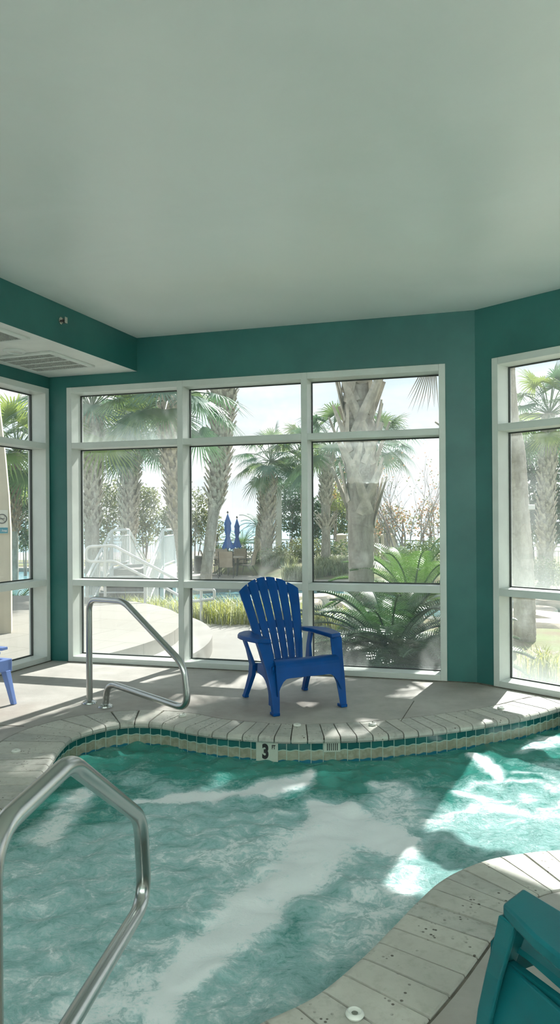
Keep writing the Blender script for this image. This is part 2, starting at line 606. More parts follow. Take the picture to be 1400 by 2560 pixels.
def wall_boxes(mb, O, U, N, spans):
    for u0, u1, z0, z1 in spans:
        pts = [O + U * u0, O + U * u1, O + U * u1 + N * TH, O + U * u0 + N * TH]
        mb.prism([(p.x, p.y) for p in pts], z0, z1)
WTOP = 2.727
Lr = 3.3
mb = MB(); wall_boxes(mb, C0, U_BACK, N_BACK, [(-.1, .205, -.15, CEIL), (3.889, 4.1358, -.15, CEIL), (.205, 3.889, WTOP, CEIL)])
struct(mb.build('wall_back', M['wall']))
mb = MB(); wall_boxes(mb, B0, U_RIGHT, N_RIGHT, [(0, .165, -.15, CEIL), (3.05, Lr, -.15, CEIL), (.165, 3.05, WTOP, CEIL)])
struct(mb.build('wall_right', M['wall']))
LL = (L0 - C0).length
mb = MB(); wall_boxes(mb, C0, U_LEFT, N_LEFT, [(0, .02, -.15, CEIL), (3.4, 5.0, -.15, CEIL), (8.6, LL, -.15, CEIL), (.02, 3.4, WTOP, CEIL), (5.0, 8.6, WTOP, CEIL)])
struct(mb.build('wall_left', M['wall']))
EL = E0.y - YR
mb = MB(); wall_boxes(mb, Vector((E0.x, E0.y, 0)), Vector((0, -1, 0)), Vector((1, 0, 0)), [(0, .3, -.15, CEIL), (3.26, EL, -.15, CEIL), (.3, 3.26, WTOP, CEIL)])
struct(mb.build('wall_east', M['wall']))
RW = E0.x - L0.x
mb = MB(); wall_boxes(mb, Vector((L0.x, YR, 0)), Vector((1, 0, 0)), Vector((0, -1, 0)), [(0, RW, -.15, CEIL)])
struct(mb.build('wall_rear', M['soffit_white']))  # unseen wall, made white to bounce more light into the room
room = [C0, B0, E0, Vector((E0.x, YR, 0)), L0]
def grow(poly, d):
    c = sum(poly, Vector()) / len(poly)
    return [p + (p - c).normalized() * d for p in poly]
mb = MB(); mb.prism([(p.x, p.y) for p in reversed(grow(room, .3))], CEIL, CEIL + .25)
struct(mb.build('ceiling', M['ceiling']))

# ---- bulkhead along the left wall
S0 = P(347, 930, SOFF); S1 = P(0, 805, SOFF)
sd = (S1 - S0); sd.z = 0; sd.normalize()
S0 = Vector((S0.x, S0.y, 0))
tb = ((C0 - S0).dot(N_BACK)) / sd.dot(N_BACK)
SA = S0 + sd * tb
SB = SA + sd * ((YR - SA.y) / sd.y)
face = [SA, SB, Vector((L0.x, YR, 0)), Vector((C0.x, C0.y, 0))]
mb = MB(); mb.prism([(p.x, p.y) for p in face], SOFF, CEIL)
bk = mb.build('trim_1', [M['wall'], M['soffit_white']])
for pl in bk.data.polygons:
    if pl.normal.z < -.9:
        pl.material_index = 1
struct(bk)

# ---- windows: painted frame members, dark gaskets, panes of glass
GD = .168
def window(name, O, U, N, u0, u1, mull, fog):
    z0, z1 = 0.0, WTOP
    D0, D1 = -.014, .205
    def member(mb, a, b, za, zb):
        pts = [O + U * a + N * D0, O + U * b + N * D0, O + U * b + N * D1, O + U * a + N * D1]
        mb.prism([(p.x, p.y) for p in pts], za, zb)
    FW = .055
    edges = [(u0, u0 + FW)] + list(mull) + [(u1 - FW, u1)]
    rails = [(z0, .052), (.755, .816), (2.118, 2.176), (z1 - .058, z1)]
    mb = MB()
    for a, b in edges:
        member(mb, a, b, z0, z1)
    for i in range(len(edges) - 1):
        a, b = edges[i][1], edges[i + 1][0]
        for za, zb in rails:
            member(mb, a, b, za, zb)
    fr = struct(mb.build(name, M['frame'], bevel=.003))
    gk = MB()
    k = 0
    for i in range(len(edges) - 1):
        a, b = edges[i][1], edges[i + 1][0]
        for j in range(3):
            za, zb = rails[j][1], rails[j + 1][0]
            g = .009
            for p, q, r0, r1 in ((a, a + g, za, zb), (b - g, b, za, zb), (a, b, za, za + g), (a, b, zb - g, zb)):
                pts = [O + U * p + N * (GD - .012), O + U * q + N * (GD - .012), O + U * q + N * (GD + .012), O + U * p + N * (GD + .012)]
                gk.prism([(s.x, s.y) for s in pts], r0, r1)
            pm = MB()
            d0, d1 = N * (GD - .003), N * (GD + .003)
            A, B = O + U * a, O + U * b
            vs = []
            uv = []
            for d in (d0, d1):
                for (pt, z, uu, vv) in ((A, za, 0, 0), (B, za, 1, 0), (B, zb, 1, 1), (A, zb, 0, 1)):
                    vs.append(Vector((pt.x, pt.y, z)) + d)
                    uv.append((uu, vv))
            pm.add(vs, [(0, 1, 2, 3), (7, 6, 5, 4)])
            po = pm.build('glass_pane', M['glass'], fr, uv=uv)
            att = po.data.attributes.new('fog', 'FLOAT', 'POINT')
            f = fog[k % len(fog)]
            att.data.foreach_set('value', [f] * 8)
            k += 1
    gk.build('gasket', M['gasket'], fr)
    return fr
# fog order: bottom, middle, top pane of every bay, left to right
window('window_2', C0, U_BACK, N_BACK, .205, 3.889, [(1.397, 1.4535), (2.612, 2.670)],
       [.10, .12, .40, .10, .10, .18, .12, .12, .12])
window('window_3', B0, U_RIGHT, N_RIGHT, .165, 3.05, [(1.08, 1.14), (2.06, 2.12)], [.55, .38, .15])
window('window_1', C0, U_LEFT, N_LEFT, .02, 3.4, [(1.12, 1.18), (2.24, 2.30)], [.08, .10, .10])
window('window_4', C0, U_LEFT, N_LEFT, 5.0, 8.6, [(6.2, 6.26), (7.4, 7.46)], [.1])
window('window_5', Vector((E0.x, E0.y, 0)), Vector((0, -1, 0)), Vector((1, 0, 0)), .3, 3.26, [(1.74, 1.8)], [.1])
# thin dark seam where floor meets the frames
mb = MB()
for O, U, N, a, b in ((C0, U_BACK, N_BACK, .2, 4.13), (B0, U_RIGHT, N_RIGHT, 0, 3.2), (C0, U_LEFT, N_LEFT, .02, 3.4)):
    pts = [O + U * a - N * .028, O + U * b - N * .028, O + U * b - N * .0, O + U * a - N * .0]
    mb.prism([(p.x, p.y) for p in pts], -.004, .004)
struct(mb.build('trim_2', M['grout']))

# ================================================================== THE POOL
far_inner = [(0, 2020), (27, 2003), (69, 1963), (113, 1912), (147, 1864), (178, 1838), (233, 1819), (291, 1807), (343, 1803), (411, 1807),
             (480, 1821), (538, 1829), (617, 1836), (699, 1841), (789, 1841), (874, 1839), (960, 1834), (1055, 1825), (1114, 1818),
             (1211, 1804), (1293, 1790), (1343, 1779), (1400, 1763)]
near_inner = [(1400, 2125), (1321, 2132), (1218, 2151), (1121, 2193), (1057, 2248), (993, 2314), (914, 2393), (796, 2489), (660, 2556)]
ip = [P(a, b) for a, b in far_inner]
ip += [P(1414, 1759.5), Vector((2.33, 5.07, 0)), Vector((2.58, 4.55, 0)), Vector((2.60, 4.10, 0)), Vector((2.45, 3.65, 0)), Vector((1.9, 3.2, 0)), Vector((1.5, 3.08, 0))]
ip += [P(a, b) for a, b in near_inner]
ip += [Vector((-.30, 1.83, 0)), Vector((-.70, 1.74, 0)), Vector((-1.25, 1.92, 0)), Vector((-1.62, 2.45, 0)), Vector((-1.62, 3.05, 0))]
curve = smooth_path(ip, 10, closed=True)
# resample evenly
def resample(pts, step):
    pts = pts + [pts[0]]
    d = [0]
    for a, b in zip(pts, pts[1:]):
        d.append(d[-1] + (b - a).length)
    L = d[-1]
    n = int(round(L / step))
    out, j = [], 0
    for i in range(n):
        s = L * i / n
        while d[j + 1] < s:
            j += 1
        t = (s - d[j]) / max(d[j + 1] - d[j], 1e-9)
        out.append(pts[j].lerp(pts[j + 1], t))
    return out
inner = resample(curve, .0265)
NI = len(inner)
nrm = []
for i in range(NI):
    t = inner[(i + 3) % NI] - inner[(i - 3) % NI]
    nrm.append(Vector((t.y, -t.x, 0)).normalized())
cen = sum(inner, Vector()) / NI
area = sum(a.x * b.y - b.x * a.y for a, b in zip(inner, inner[1:] + inner[:1])) / 2
if area < 0:
    nrm = [-n for n in nrm]
# outward normals, extra smoothed so the stones fan evenly
for _ in range(5):
    nrm = [(nrm[i - 2] + nrm[i - 1] + nrm[i] * 2 + nrm[(i + 1) % NI] + nrm[(i + 2) % NI]).normalized() for i in range(NI)]
def cop_w(p):
    w = .292
    if p.x < -.95 and p.y > 2.6:
        w += .17 * min(1, (-.95 - p.x) / .3) * max(0, 1 - abs(p.y - 4.1) / 1.2)
    return w
outer = [inner[i] + nrm[i] * cop_w(inner[i]) for i in range(NI)]
def limit_walls(p):
    for O, N in ((B0, N_RIGHT), (C0, N_BACK)):
        d = (p - O).dot(N)
        if d > -.022:
            p = p - N * (d + .022)
    return p
outer = [limit_walls(p) for p in outer]
for _ in range(3):
    outer = [(outer[i - 1] + outer[i] * 2 + outer[(i + 1) % NI]) / 4 for i in range(NI)]
rnd = random.Random(4)
mb = MB()
tones = []
STN = 4                                            # samples along a stone (about 0.106 m)
i = 0
while i < NI:
    n = min(STN, NI - i)
    t_ = rnd.uniform(-.25, .45)
    top = rnd.uniform(-.0015, .0015)
    gap = .15
    rows = []
    for k in range(n + 1):
        a0, a1 = inner[(i + k) % NI], inner[(i + k + 1) % NI]
        b0 = outer[(i + k) % NI]
        s = 0.0
        if k == 0: s = gap
        if k == n: s = -gap
        a = a0.lerp(a1, s) if s >= 0 else a0.lerp(inner[(i + k - 1) % NI], -s)
        b = b0.lerp(outer[(i + k + 1) % NI], s) if s >= 0 else b0.lerp(outer[(i + k - 1) % NI], -s)
        d = (b - a).normalized()
        prof = [(a + d * .02, -.045), (a - d * .012, -.043), (a - d * .020, -.030), (a - d * .018, -.014), (a - d * .006, -.003),
                (a + d * .012, top), (b - d * .006, top), (b - d * .001, top - .005), (b, -.045)]
        rows.append([Vector((q.x, q.y, z)) for q, z in prof])
    before = len(mb.v)
    mb.loft(rows)
    tones += [max(0, t_)] * (len(mb.v) - before)
    i += n
cop = struct(mb.build('pool_coping', M['coping'], smooth=True))
at = cop.data.attributes.new('tone', 'FLOAT', 'POINT')
at.data.foreach_set('value', tones)
# grout bed under the stones
mb = MB()
for i in range(NI):
    j = (i + 1) % NI
    a, b, c, d = inner[i], inner[j], outer[j] + nrm[j] * .02, outer[i] + nrm[i] * .02
    a = a + nrm[i] * .004; b = b + nrm[j] * .004
    mb.add([(a.x, a.y, -.009), (b.x, b.y, -.009), (c.x, c.y, -.009), (d.x, d.y, -.009)], [(0, 1, 2, 3)])
struct(mb.build('pool_grout', M['grout']))
# tiled waterline wall
mb = MB(); uv = []
s = 0
WO = .012
prev = None
for i in range(NI + 1):
    p = inner[i % NI] + nrm[i % NI] * WO
    if prev is not None:
        s += (p - prev).length
    prev = p
    for z in (-.028, -.55):
        mb.v.append((p.x, p.y, z)); uv.append((s, z))
for i in range(NI):
    mb.f.append([2 * i, 2 * i + 2, 2 * i + 3, 2 * i + 1]); mb.m.append(0)
struct(mb.build('pool_wall', M['tile'], uv=uv, smooth=True))

# ---- water
WZ = -.165
wall_in = [inner[i] + nrm[i] * .03 for i in range(0, NI, 2)]
xs = [p.x for p in wall_in]; ys = [p.y for p in wall_in]
G = .022
nx = int((max(xs) - min(xs)) / G) + 2; ny = int((max(ys) - min(ys)) / G) + 2
X0, Y0 = min(xs), min(ys)
gx, gy = np.meshgrid(X0 + np.arange(nx) * G, Y0 + np.arange(ny) * G, indexing='ij')
px = np.array([p.x for p in wall_in]); py = np.array([p.y for p in wall_in])
ins = np.zeros(gx.shape, bool)
j = len(px) - 1
for i in range(len(px)):
    cond = ((py[i] > gy) != (py[j] > gy))
    with np.errstate(divide='ignore', invalid='ignore'):
        xi = (px[j] - px[i]) * (gy - py[i]) / (py[j] - py[i] + 1e-12) + px[i]
    ins ^= cond & (gx < xi)
    j = i
rs = np.random.RandomState(3)
hz = np.zeros(gx.shape)
wx = np.zeros(gx.shape); wy = np.zeros(gx.shape)
for k in range(60):
    lam = rs.uniform(.06, .30); a = rs.uniform(0, 2 * PI); ph = rs.uniform(0, 2 * PI)
    hz += .0062 * lam * np.sin((gx * math.cos(a) + gy * math.sin(a)) * 2 * PI / lam + ph)
for k in range(14):
    lam = rs.uniform(.25, .9); a = rs.uniform(0, 2 * PI); ph = rs.uniform(0, 2 * PI)
    wx += .008 * np.sin((gx * math.cos(a) + gy * math.sin(a)) * 2 * PI / lam + ph)
    a = rs.uniform(0, 2 * PI); ph = rs.uniform(0, 2 * PI)
    wy += .008 * np.sin((gx * math.cos(a) + gy * math.sin(a)) * 2 * PI / lam + ph)
def W2(a):
    p = P(a[0], a[1], WZ)
    return (p.x, p.y)
# calm green band near the far tiled wall, churned water elsewhere
ff = np.array([[p.x, p.y] for p in ip[3:23]])
dwall = np.full(gx.shape, 9.0)
for a, b in zip(ff, ff[1:]):
    d = b - a; L2 = (d ** 2).sum()
    t = np.clip(((gx - a[0]) * d[0] + (gy - a[1]) * d[1]) / L2, 0, 1)
    dwall = np.minimum(dwall, np.hypot(gx - a[0] - t * d[0], gy - a[1] - t * d[1]))
foam = .56 * np.clip((dwall + wx * 3 - .30) / .45, 0, 1) + .05
def blob(c, rx, ry, val):
    global foam
    x, y = W2(c)
    d = np.hypot((gx - x + wx * 2) / rx, (gy - y + wy * 2) / ry)
    foam = foam + val * np.clip(1 - d, 0, 1)
blob((980, 2000), .40, .42, -.42)      # clear green water right of centre
blob((860, 1960), .30, .22, -.30)
blob((770, 2300), .22, .5, -.30)
blob((1180, 2150), .55, .5, -.22)
blob((1300, 1960), .6, .5, -.22)
blob((640, 2020), .35, .16, -.12)
blob((210, 2060), .3, .25, -.20)
def stream(pts, widths, val):
    global foam
    w = [W2(p) for p in pts]
    best = np.zeros(gx.shape)
    for (a, b, wa, wb) in zip(w, w[1:], widths, widths[1:]):
        a = np.array(a); b = np.array(b); d = b - a; L2 = (d ** 2).sum()
        t = np.clip(((gx + wx - a[0]) * d[0] + (gy + wy - a[1]) * d[1]) / L2, 0, 1)
        r_ = np.hypot(gx + wx - a[0] - t * d[0], gy + wy - a[1] - t * d[1])
        wd = wa + (wb - wa) * t
        best = np.maximum(best, np.clip(1.5 - r_ / wd, 0, 1))
    foam = np.maximum(foam, foam * (1 - best) + val * best)
stream([(340, 2000), (450, 1992), (600, 1985), (700, 1962), (755, 1948), (785, 1928)], [.04, .06, .07, .09, .08, .03], 1.0)
stream([(790, 2010), (840, 2030), (900, 2075), (985, 2110), (1040, 2108)], [.08, .13, .16, .12, .04], 1.12)
stream([(850, 2050), (780, 2130), (700, 2220), (600, 2300), (500, 2380), (440, 2440), (410, 2500), (390, 2570)], [.12, .16, .15, .13, .09, .07, .06, .06], 1.05)
stream([(430, 2430), (300, 2490), (150, 2560)], [.05, .10, .12], .85)
stream([(500, 2130), (640, 2140), (760, 2110)], [.07, .12, .12], .8)
stream([(1175, 1885), (1215, 1895), (1230, 1930), (1250, 1945)], [.03, .07, .06, .03], 1.1)
for c_, rx_, ry_, a0, a1, w_, v_ in (((1270, 1990), 125, 45, .3, 2.6, .035, .78), ((1275, 1985), 100, 34, 3.3, 5.9, .04, .74), ((1255, 1998), 62, 20, -.5, 2.2, .03, .72), ((1320, 1975), 90, 40, 4.2, 7.2, .035, .74)):
    stream([(c_[0] + (rx_ + rs.uniform(-12, 12)) * math.cos(a), c_[1] + (ry_ + rs.uniform(-5, 5)) * math.sin(a)) for a in np.linspace(a0, a1, 12)], list(rs.uniform(.5, 1.3, 12) * w_), v_)
stream([(1050, 2060), (1150, 2020), (1260, 2022), (1400, 2040)], [.04, .05, .05, .05], .82)
stream([(1120, 1985), (1200, 2000), (1260, 2000)], [.04, .05, .04], .8)
stream([(1290, 1880), (1400, 1850)], [.05, .08], .8)
stream([(930, 1960), (990, 1975), (1000, 2050), (960, 2080)], [.05, .13, .15, .08], .78)
stream([(1010, 2180), (950, 2230), (880, 2310), (830, 2380)], [.08, .14, .13, .08], .75)
stream([(200, 1985), (110, 2100)], [.08, .10], .85)
vid = -np.ones(gx.shape, int)
keep = ins[:-1, :-1] | ins[1:, :-1] | ins[:-1, 1:] | ins[1:, 1:]
used = np.zeros(gx.shape, bool)
used[:-1, :-1] |= keep; used[1:, :-1] |= keep; used[:-1, 1:] |= keep; used[1:, 1:] |= keep
vid[used] = np.arange(used.sum())
vv = np.stack([gx[used], gy[used], WZ + hz[used]], 1)
ii, jj = np.nonzero(keep)
fc = np.stack([vid[ii, jj], vid[ii + 1, jj], vid[ii + 1, jj + 1], vid[ii, jj + 1]], 1)
me = bpy.data.meshes.new('spa_water')
me.from_pydata(vv.tolist(), [], fc.tolist())
me.materials.append(M['water'])
me.polygons.foreach_set('use_smooth', [True] * len(me.polygons))
a_ = me.attributes.new('foam', 'FLOAT', 'POINT')
a_.data.foreach_set('value', foam[used].astype(np.float32))
spa = bpy.data.objects.new('spa_water', me)
COL.objects.link(spa)
tag(spa, 'churning turquoise spa water with white foam streaks', 'water', kind='stuff')

# ---- deck with the pool cut out
mb = MB()
hole = [outer[i] + nrm[i] * .011 for i in range(0, NI, 2)]
hole = [limit_walls(p) for p in hole]
bm = bmesh.new()
def loop_edges(pts):
    vs = [bm.verts.new((p.x, p.y, -.002)) for p in pts]
    return [bm.edges.new((vs[k], vs[(k + 1) % len(vs)])) for k in range(len(vs))]
ed = loop_edges(grow(room, .12)) + loop_edges(hole)
bmesh.ops.triangle_fill(bm, use_beauty=True, use_dissolve=False, edges=ed)
g = bmesh.ops.extrude_face_region(bm, geom=list(bm.faces))
for v in [q for q in g['geom'] if isinstance(q, bmesh.types.BMVert)]:
    v.co.z -= .14
bmesh.ops.recalc_face_normals(bm, faces=bm.faces)
me = bpy.data.meshes.new('floor'); bm.to_mesh(me); bm.free()
me.materials.append(M['floor'])
fl = bpy.data.objects.new('floor', me); COL.objects.link(fl); struct(fl)
# control joints scored in the deck
mb = MB()
def joint(a, b):
    mb.bar(a, b, .006, .002)
ja = P(1000, 1806); jb = P(1035, 1752)
joint(Vector((ja.x, ja.y, -.0008)), Vector((jb.x, jb.y, -.0008)))
ja = P(1234, 2362); jb = P(1275, 2362)
joint(Vector((ja.x, ja.y, -.0008)), Vector((ja.x + .9, ja.y + .05, -.0008)))
ja = P(0, 1808); jb = P(60, 1815)
joint(Vector((ja.x - .6, ja.y + .05, -.0008)), Vector((jb.x, jb.y, -.0008)))
struct(mb.build('trim_3', M['grout']))

# ---- depth marker and bar marker tiles on the waterline
def wall_plate(name, label, px0, px1, z0, z1, build):
    zc = (z0 + z1) / 2
    # nearest wall sample whose picture column falls midway
    def colx(p):
        dx, dy, dz = p.x, p.y, zc - CAMH
        return 700 + FPX * dx / dy
    far = [i for i in range(NI) if inner[i].y > 3.9]
    mid = min(far, key=lambda i: abs(colx(inner[i] + nrm[i] * WO) - (px0 + px1) / 2))
    p = inner[mid] + nrm[mid] * WO
    n = -nrm[mid]
    w = (px1 - px0) / FPX * p.y
    t = thing(name, label, 'pool marker', (p.x, p.y, zc), math.atan2(n.y, n.x) + PI / 2)
    mb = MB(); mb.box((0, -.003, 0), (w, .008, z1 - z0))
    mb.build('plate', M['marker'], t, bevel=.0015)
    build(t, w, z1 - z0)
FACE = Matrix.Translation((0, -.0075, 0)) @ Matrix.Rotation(PI / 2, 4, 'X')
def b3(t, w, h):
    text_mesh('digit', '3', .125, M['black'], t, Matrix.Translation((-.010, -.0075, -.004)) @ Matrix.Rotation(PI / 2, 4, 'X'), offset=.006, xs=.74)
    text_mesh('unit_letters', 'FT', .036, M['black'], t, Matrix.Translation((.044, -.0075, .030)) @ Matrix.Rotation(PI / 2, 4, 'X'), offset=.0015, xs=.62)
wall_plate('depth_marker', 'square white tile reading 3 FT at the spa waterline', 632, 688, -.168, -.040, b3)
def bbars(t, w, h):
    for k in range(6):
        mb = MB(); mb.box((-.030 + k * .0128, -.008, .004), (.0052, .002, .05)); mb.build('bar_mark', M['black'], t)
wall_plate('bar_marker', 'small pale tile with six black vertical bars below coping', 800, 842, -.105, -.040, bbars)

# ================================================================== THINGS IN THE ROOM
# ---- moulded adirondack chair; front is local -Y, f = distance towards the front
def make_chair(label, mat, loc, rz, group=None):
    t = thing('adirondack_chair', label, 'chair', loc, rz, group)
    ph = lambda x, f, z: Vector((x, -f, z))
    # --- backrest: six slats fanning out, joined by bands behind
    mb = MB()
    NR, NS = 14, 6
    ztop = lambda x: .925 - 1.42 * x * x
    def back(x, v, off=0.0):
        zt = ztop(x)
        z = .262 + (zt - .262) * v
        q = (z - .262) / .66
        f = -.435 - .225 * q - .105 * q * q + .55 * x * x * (.25 + .2 * q)
        return ph(x, f - off * .93, z - off * .35)
    def hw(v):
        return .172 + .092 * v ** .9
    for k in range(NS):
        rings = []
        for r_ in range(NR + 1):
            v = r_ / NR
            h = hw(v)
            gap = .004 + .003 * v
            xa = -h + 2 * h * k / NS + (gap if k else 0)
            xb = -h + 2 * h * (k + 1) / NS - (gap if k < NS - 1 else 0)
            ring = []
            for s_, off in ((0, .004), (.12, 0), (.5, -.002), (.88, 0), (1, .004)):
                ring.append(back(xa + (xb - xa) * s_, v, off))
            for s_, off in ((1, .016), (.5, .014), (0, .016)):
                ring.append(back(xa + (xb - xa) * s_, v, off))
            rings.append(ring)
        mb.loft(rings)
    for va, vb in ((.86, .965), (.42, .50), (-.01, .07)):
        rings = []
        for k in range(17):
            s_ = -1 + 2 * k / 16
            x = s_ * (hw((va + vb) / 2) - .004)
            rings.append([back(x, va, .009), back(x, vb, .009), back(x, vb, .026), back(x, va, .026)])
        mb.loft(rings)
    mb.build('backrest', mat, t, smooth=True)
    # --- seat with a waterfall front and its side rails
    mb = MB()
    prof = [(.005, .325), (.004, .350), (-.012, .368), (-.045, .378), (-.10, .372), (-.20, .345), (-.32, .305), (-.42, .272), (-.49, .258)]
    rings = []
    for f, z in prof:
        w = .262 - .075 * min(1, max(0, -f / .49))
        rings.append([ph(x * w, f, z + .010 * (abs(x) ** 2 if f < -.1 else 0)) for x in (-1, -.6, -.2, .2, .6, 1)] +
                     [ph(x * w, f - .004, z - .016) for x in (1, .6, .2, -.2, -.6, -1)])
    mb.loft(rings)
    for s_ in (-1, 1):
        mb.loft([[ph(s_ * .255, -.03, .34), ph(s_ * .272, -.03, .34), ph(s_ * .272, -.03, .27), ph(s_ * .255, -.03, .27)],
                 [ph(s_ * .225, -.30, .315), ph(s_ * .242, -.30, .315), ph(s_ * .242, -.30, .25), ph(s_ * .225, -.30, .25)],
                 [ph(s_ * .205, -.52, .275), ph(s_ * .222, -.52, .275), ph(s_ * .222, -.52, .215), ph(s_ * .205, -.52, .215)]])
    mb.build('seat', mat, t, smooth=True)
    # --- front apron with an arched lower edge
    mb = MB()
    top, bot = [], []
    for k in range(21):
        x = -.262 + .524 * k / 20
        a = max(0, (abs(x) - .165) / .097)
        zb = .252 - .12 * a ** 2.2
        top.append((x, .335)); bot.append((x, zb))
    ff = lambda z: .004 + .045 * (1 - z / .335)
    for k in range(20):
        q = [(top[k], 0), (top[k + 1], 0), (bot[k + 1], 0), (bot[k], 0)]
        vs = [ph(p[0], ff(p[1]), p[1]) for p, _ in q] + [ph(p[0], ff(p[1]) - .016, p[1]) for p, _ in q]
        mb.add(vs, [(0, 1, 2, 3), (7, 6, 5, 4), (0, 4, 5, 1), (2, 6, 7, 3)])
    mb.build('apron', mat, t, bevel=.002)
    # --- arms
    for s_ in (-1, 1):
        pl = [(.252, -.095), (.345, -.125), (.378, -.25), (.392, -.36), (.385, -.43), (.345, -.505), (.285, -.56), (.226, -.575), (.222, -.53), (.246, -.45), (.25, -.30)]
        poly = [(s_ * x, -f) for x, f in pl]
        if s_ < 0:
            poly = poly[::-1]
        mb = MB(); mb.prism(poly, .493, .526)
        mb.build('armrest', mat, t, bevel=.007, smooth=True)
    # --- front legs: L-shaped in section, arm to floor
    for s_ in (-1, 1):
        mb = MB()
        rings = []
        for z, xo, xi, f0, dep in ((.497, .352, .254, -.118, .050), (.42, .337, .244, -.085, .048), (.32, .320, .235, -.040, .046), (.20, .309, .234, .002, .044), (.10, .303, .242, .025, .042), (.012, .300, .250, .040, .042)):
            th = .014
            rings.append([ph(s_ * xi, f0, z), ph(s_ * xo, f0, z), ph(s_ * xo, f0 - dep, z), ph(s_ * (xo - th), f0 - dep, z), ph(s_ * (xo - th), f0 - th, z), ph(s_ * xi, f0 - th, z)])
        mb.loft(rings)
        mb.loft([[ph(s_ * (a), b, z) for a, b in ((.250, .045), (.303, .045), (.303, -.020), (.250, -.020))] for z in (0, .022)])
        web = [(-.03, .335), (-.30, .312), (-.30, .248)] + [(-.24 + .185 * math.sin(PI / 2 * k / 9), .06 + .182 * math.cos(PI / 2 * k / 9)) for k in range(10)] + [(-.004, .06)]
        nw = len(web)
        wx_ = lambda z: .262 + .03 * (1 - z / .34)
        mb.add([ph(s_ * wx_(z), f, z) for f, z in web] + [ph(s_ * (wx_(z) + .012), f, z) for f, z in web],
               [tuple(range(nw)), tuple(range(2 * nw - 1, nw - 1, -1))] + [(i, (i + 1) % nw, nw + (i + 1) % nw, nw + i) for i in range(nw)])
        mb.build('leg', mat, t, bevel=.004)
        # --- rear legs with the strut that carries the arm
        mb = MB()
        def sec(x, f, z, w=.022, d=.055):
            return [ph(s_ * (x - w / 2), f + d / 2, z), ph(s_ * (x + w / 2), f + d / 2, z), ph(s_ * (x + w / 2), f - d / 2, z), ph(s_ * (x - w / 2), f - d / 2, z)]
        mb.loft([sec(.300, -.53, .496, .02, .06), sec(.268, -.51, .39, .02, .055), sec(.246, -.47, .275, .03, .075), sec(.248, -.475, .20, .034, .075), sec(.255, -.535, .09, .034, .055), sec(.262, -.578, .012, .034, .045)])
        mb.loft([[ph(s_ * a, b, z) for a, b in ((.243, -.552), (.281, -.552), (.281, -.604), (.243, -.604))] for z in (0, .018)])
        mb.build('leg', mat, t, bevel=.004)
    return t
make_chair('dark blue plastic adirondack chair on the deck before the middle window', M['blue'], (.20, 5.275, 0), math.radians(25))
make_chair('teal plastic adirondack chair cut off at lower right of photo', M['teal'], (.752, 1.90, 0), math.radians(206.5))

# ---- figure-four stainless handrails
def handrail(label, A, d):
    A = Vector((A[0], A[1], 0)); d = Vector((d[0], d[1], 0)).normalized()
    rz = math.atan2(d.y, d.x)
    t = thing('pool_handrail', label, 'handrail', A, rz)
    pts = [(0, .004), (0, .80), (.41, .806), (1.025, .415), (1.072, .115), (.215, .185), (.19, .004)]
    p3 = [Vector((x, 0, z)) for x, z in pts]
    mb = MB(); mb.tube(fillet_path(p3, [.10, .065, .08, .12, .10], 18), .024, 20)
    mb.build('rail', M['steel'], t, smooth=True)
    for x in (0, .19):
        mb = MB(); mb.lathe([(.024, .022), (.034, .020), (.052, .010), (.056, 0), (.02, 0)], (x, 0, 0), 28)
        mb.build('escutcheon', M['steel'], t, smooth=True)
    return t
hA, hB = P(224, 1757), P(262, 1768)
handrail('stainless handrail on far deck beside left window', hA, (.79, -.615))
handrail('large stainless handrail in left foreground leaning over the water', (-.556, 1.365), (.085, 1))

# ---- plastic lounger at the left edge
def lounger():
    W = Vector((.936, -.351, 0)); Ld = Vector((-.351, -.936, 0))
    o = P(27, 1762); o = Vector((o.x + .015, o.y + .02, 0))
    t = thing('sun_lounger', 'blue plastic lounger at left edge of photo by window', 'lounger', o, math.atan2(-Ld.x, Ld.y) + 0)
    # local: +Y along the length (from the foot end), -X across
    wd, ln = .62, 1.75
    mb = MB()
    for xa in (-.075, -wd + .03):
        mb.loft([[(xa, y, z0), (xa + .045, y, z0), (xa + .045, y, z1), (xa, y, z1)] for y, z0, z1 in ((-.02, .25, .345), (.3, .27, .35), (1.1, .27, .35), (ln, .26, .35))])
    mb.loft([[(x, -.022, .245 + .03 * (1 - abs(x + wd / 2) / (wd / 2))), (x, .03, .245 + .03 * (1 - abs(x + wd / 2) / (wd / 2))), (x, .03, .345), (x, -.022, .345)] for x in [-.03 - k * (wd - .06) / 8 for k in range(9)]])
    mb.build('frame', M['lounger'], t, bevel=.006)
    mb = MB()
    y = .0
    k = 0
    while y < ln - .08:
        zz = .352 + (.075 * max(0, 1 - y / .25)) * (1 if y < .25 else 0) + max(0, y - 1.05) * .45
        mb.box((-wd / 2 - .015, y + .035, zz), (wd - .07, .066, .022))
        y += .078
    mb.build('slats', M['lounger'], t, bevel=.004)
    for x0, y0, dx, dy in ((-.05, .03, .05, -.03), (-wd + .05, .03, -.03, -.03), (-.05, ln - .25, .04, .03), (-wd + .05, ln - .25, -.03, .03)):
        mb = MB()
        mb.loft([[(x0 + dx * k - w, y0 + dy * k - w, z), (x0 + dx * k + w, y0 + dy * k - w, z), (x0 + dx * k + w, y0 + dy * k + w, z), (x0 + dx * k - w, y0 + dy * k + w, z)] for z, k, w in ((.26, 0, .026), (.12, .55, .02), (0, 1, .017))])
        mb.build('leg', M['lounger'], t, bevel=.003)
    for c in t.children:                            # the across axis runs to +X
        c.data.transform(Matrix.Diagonal((-1, 1, 1, 1)))
        c.data.flip_normals()
lounger()

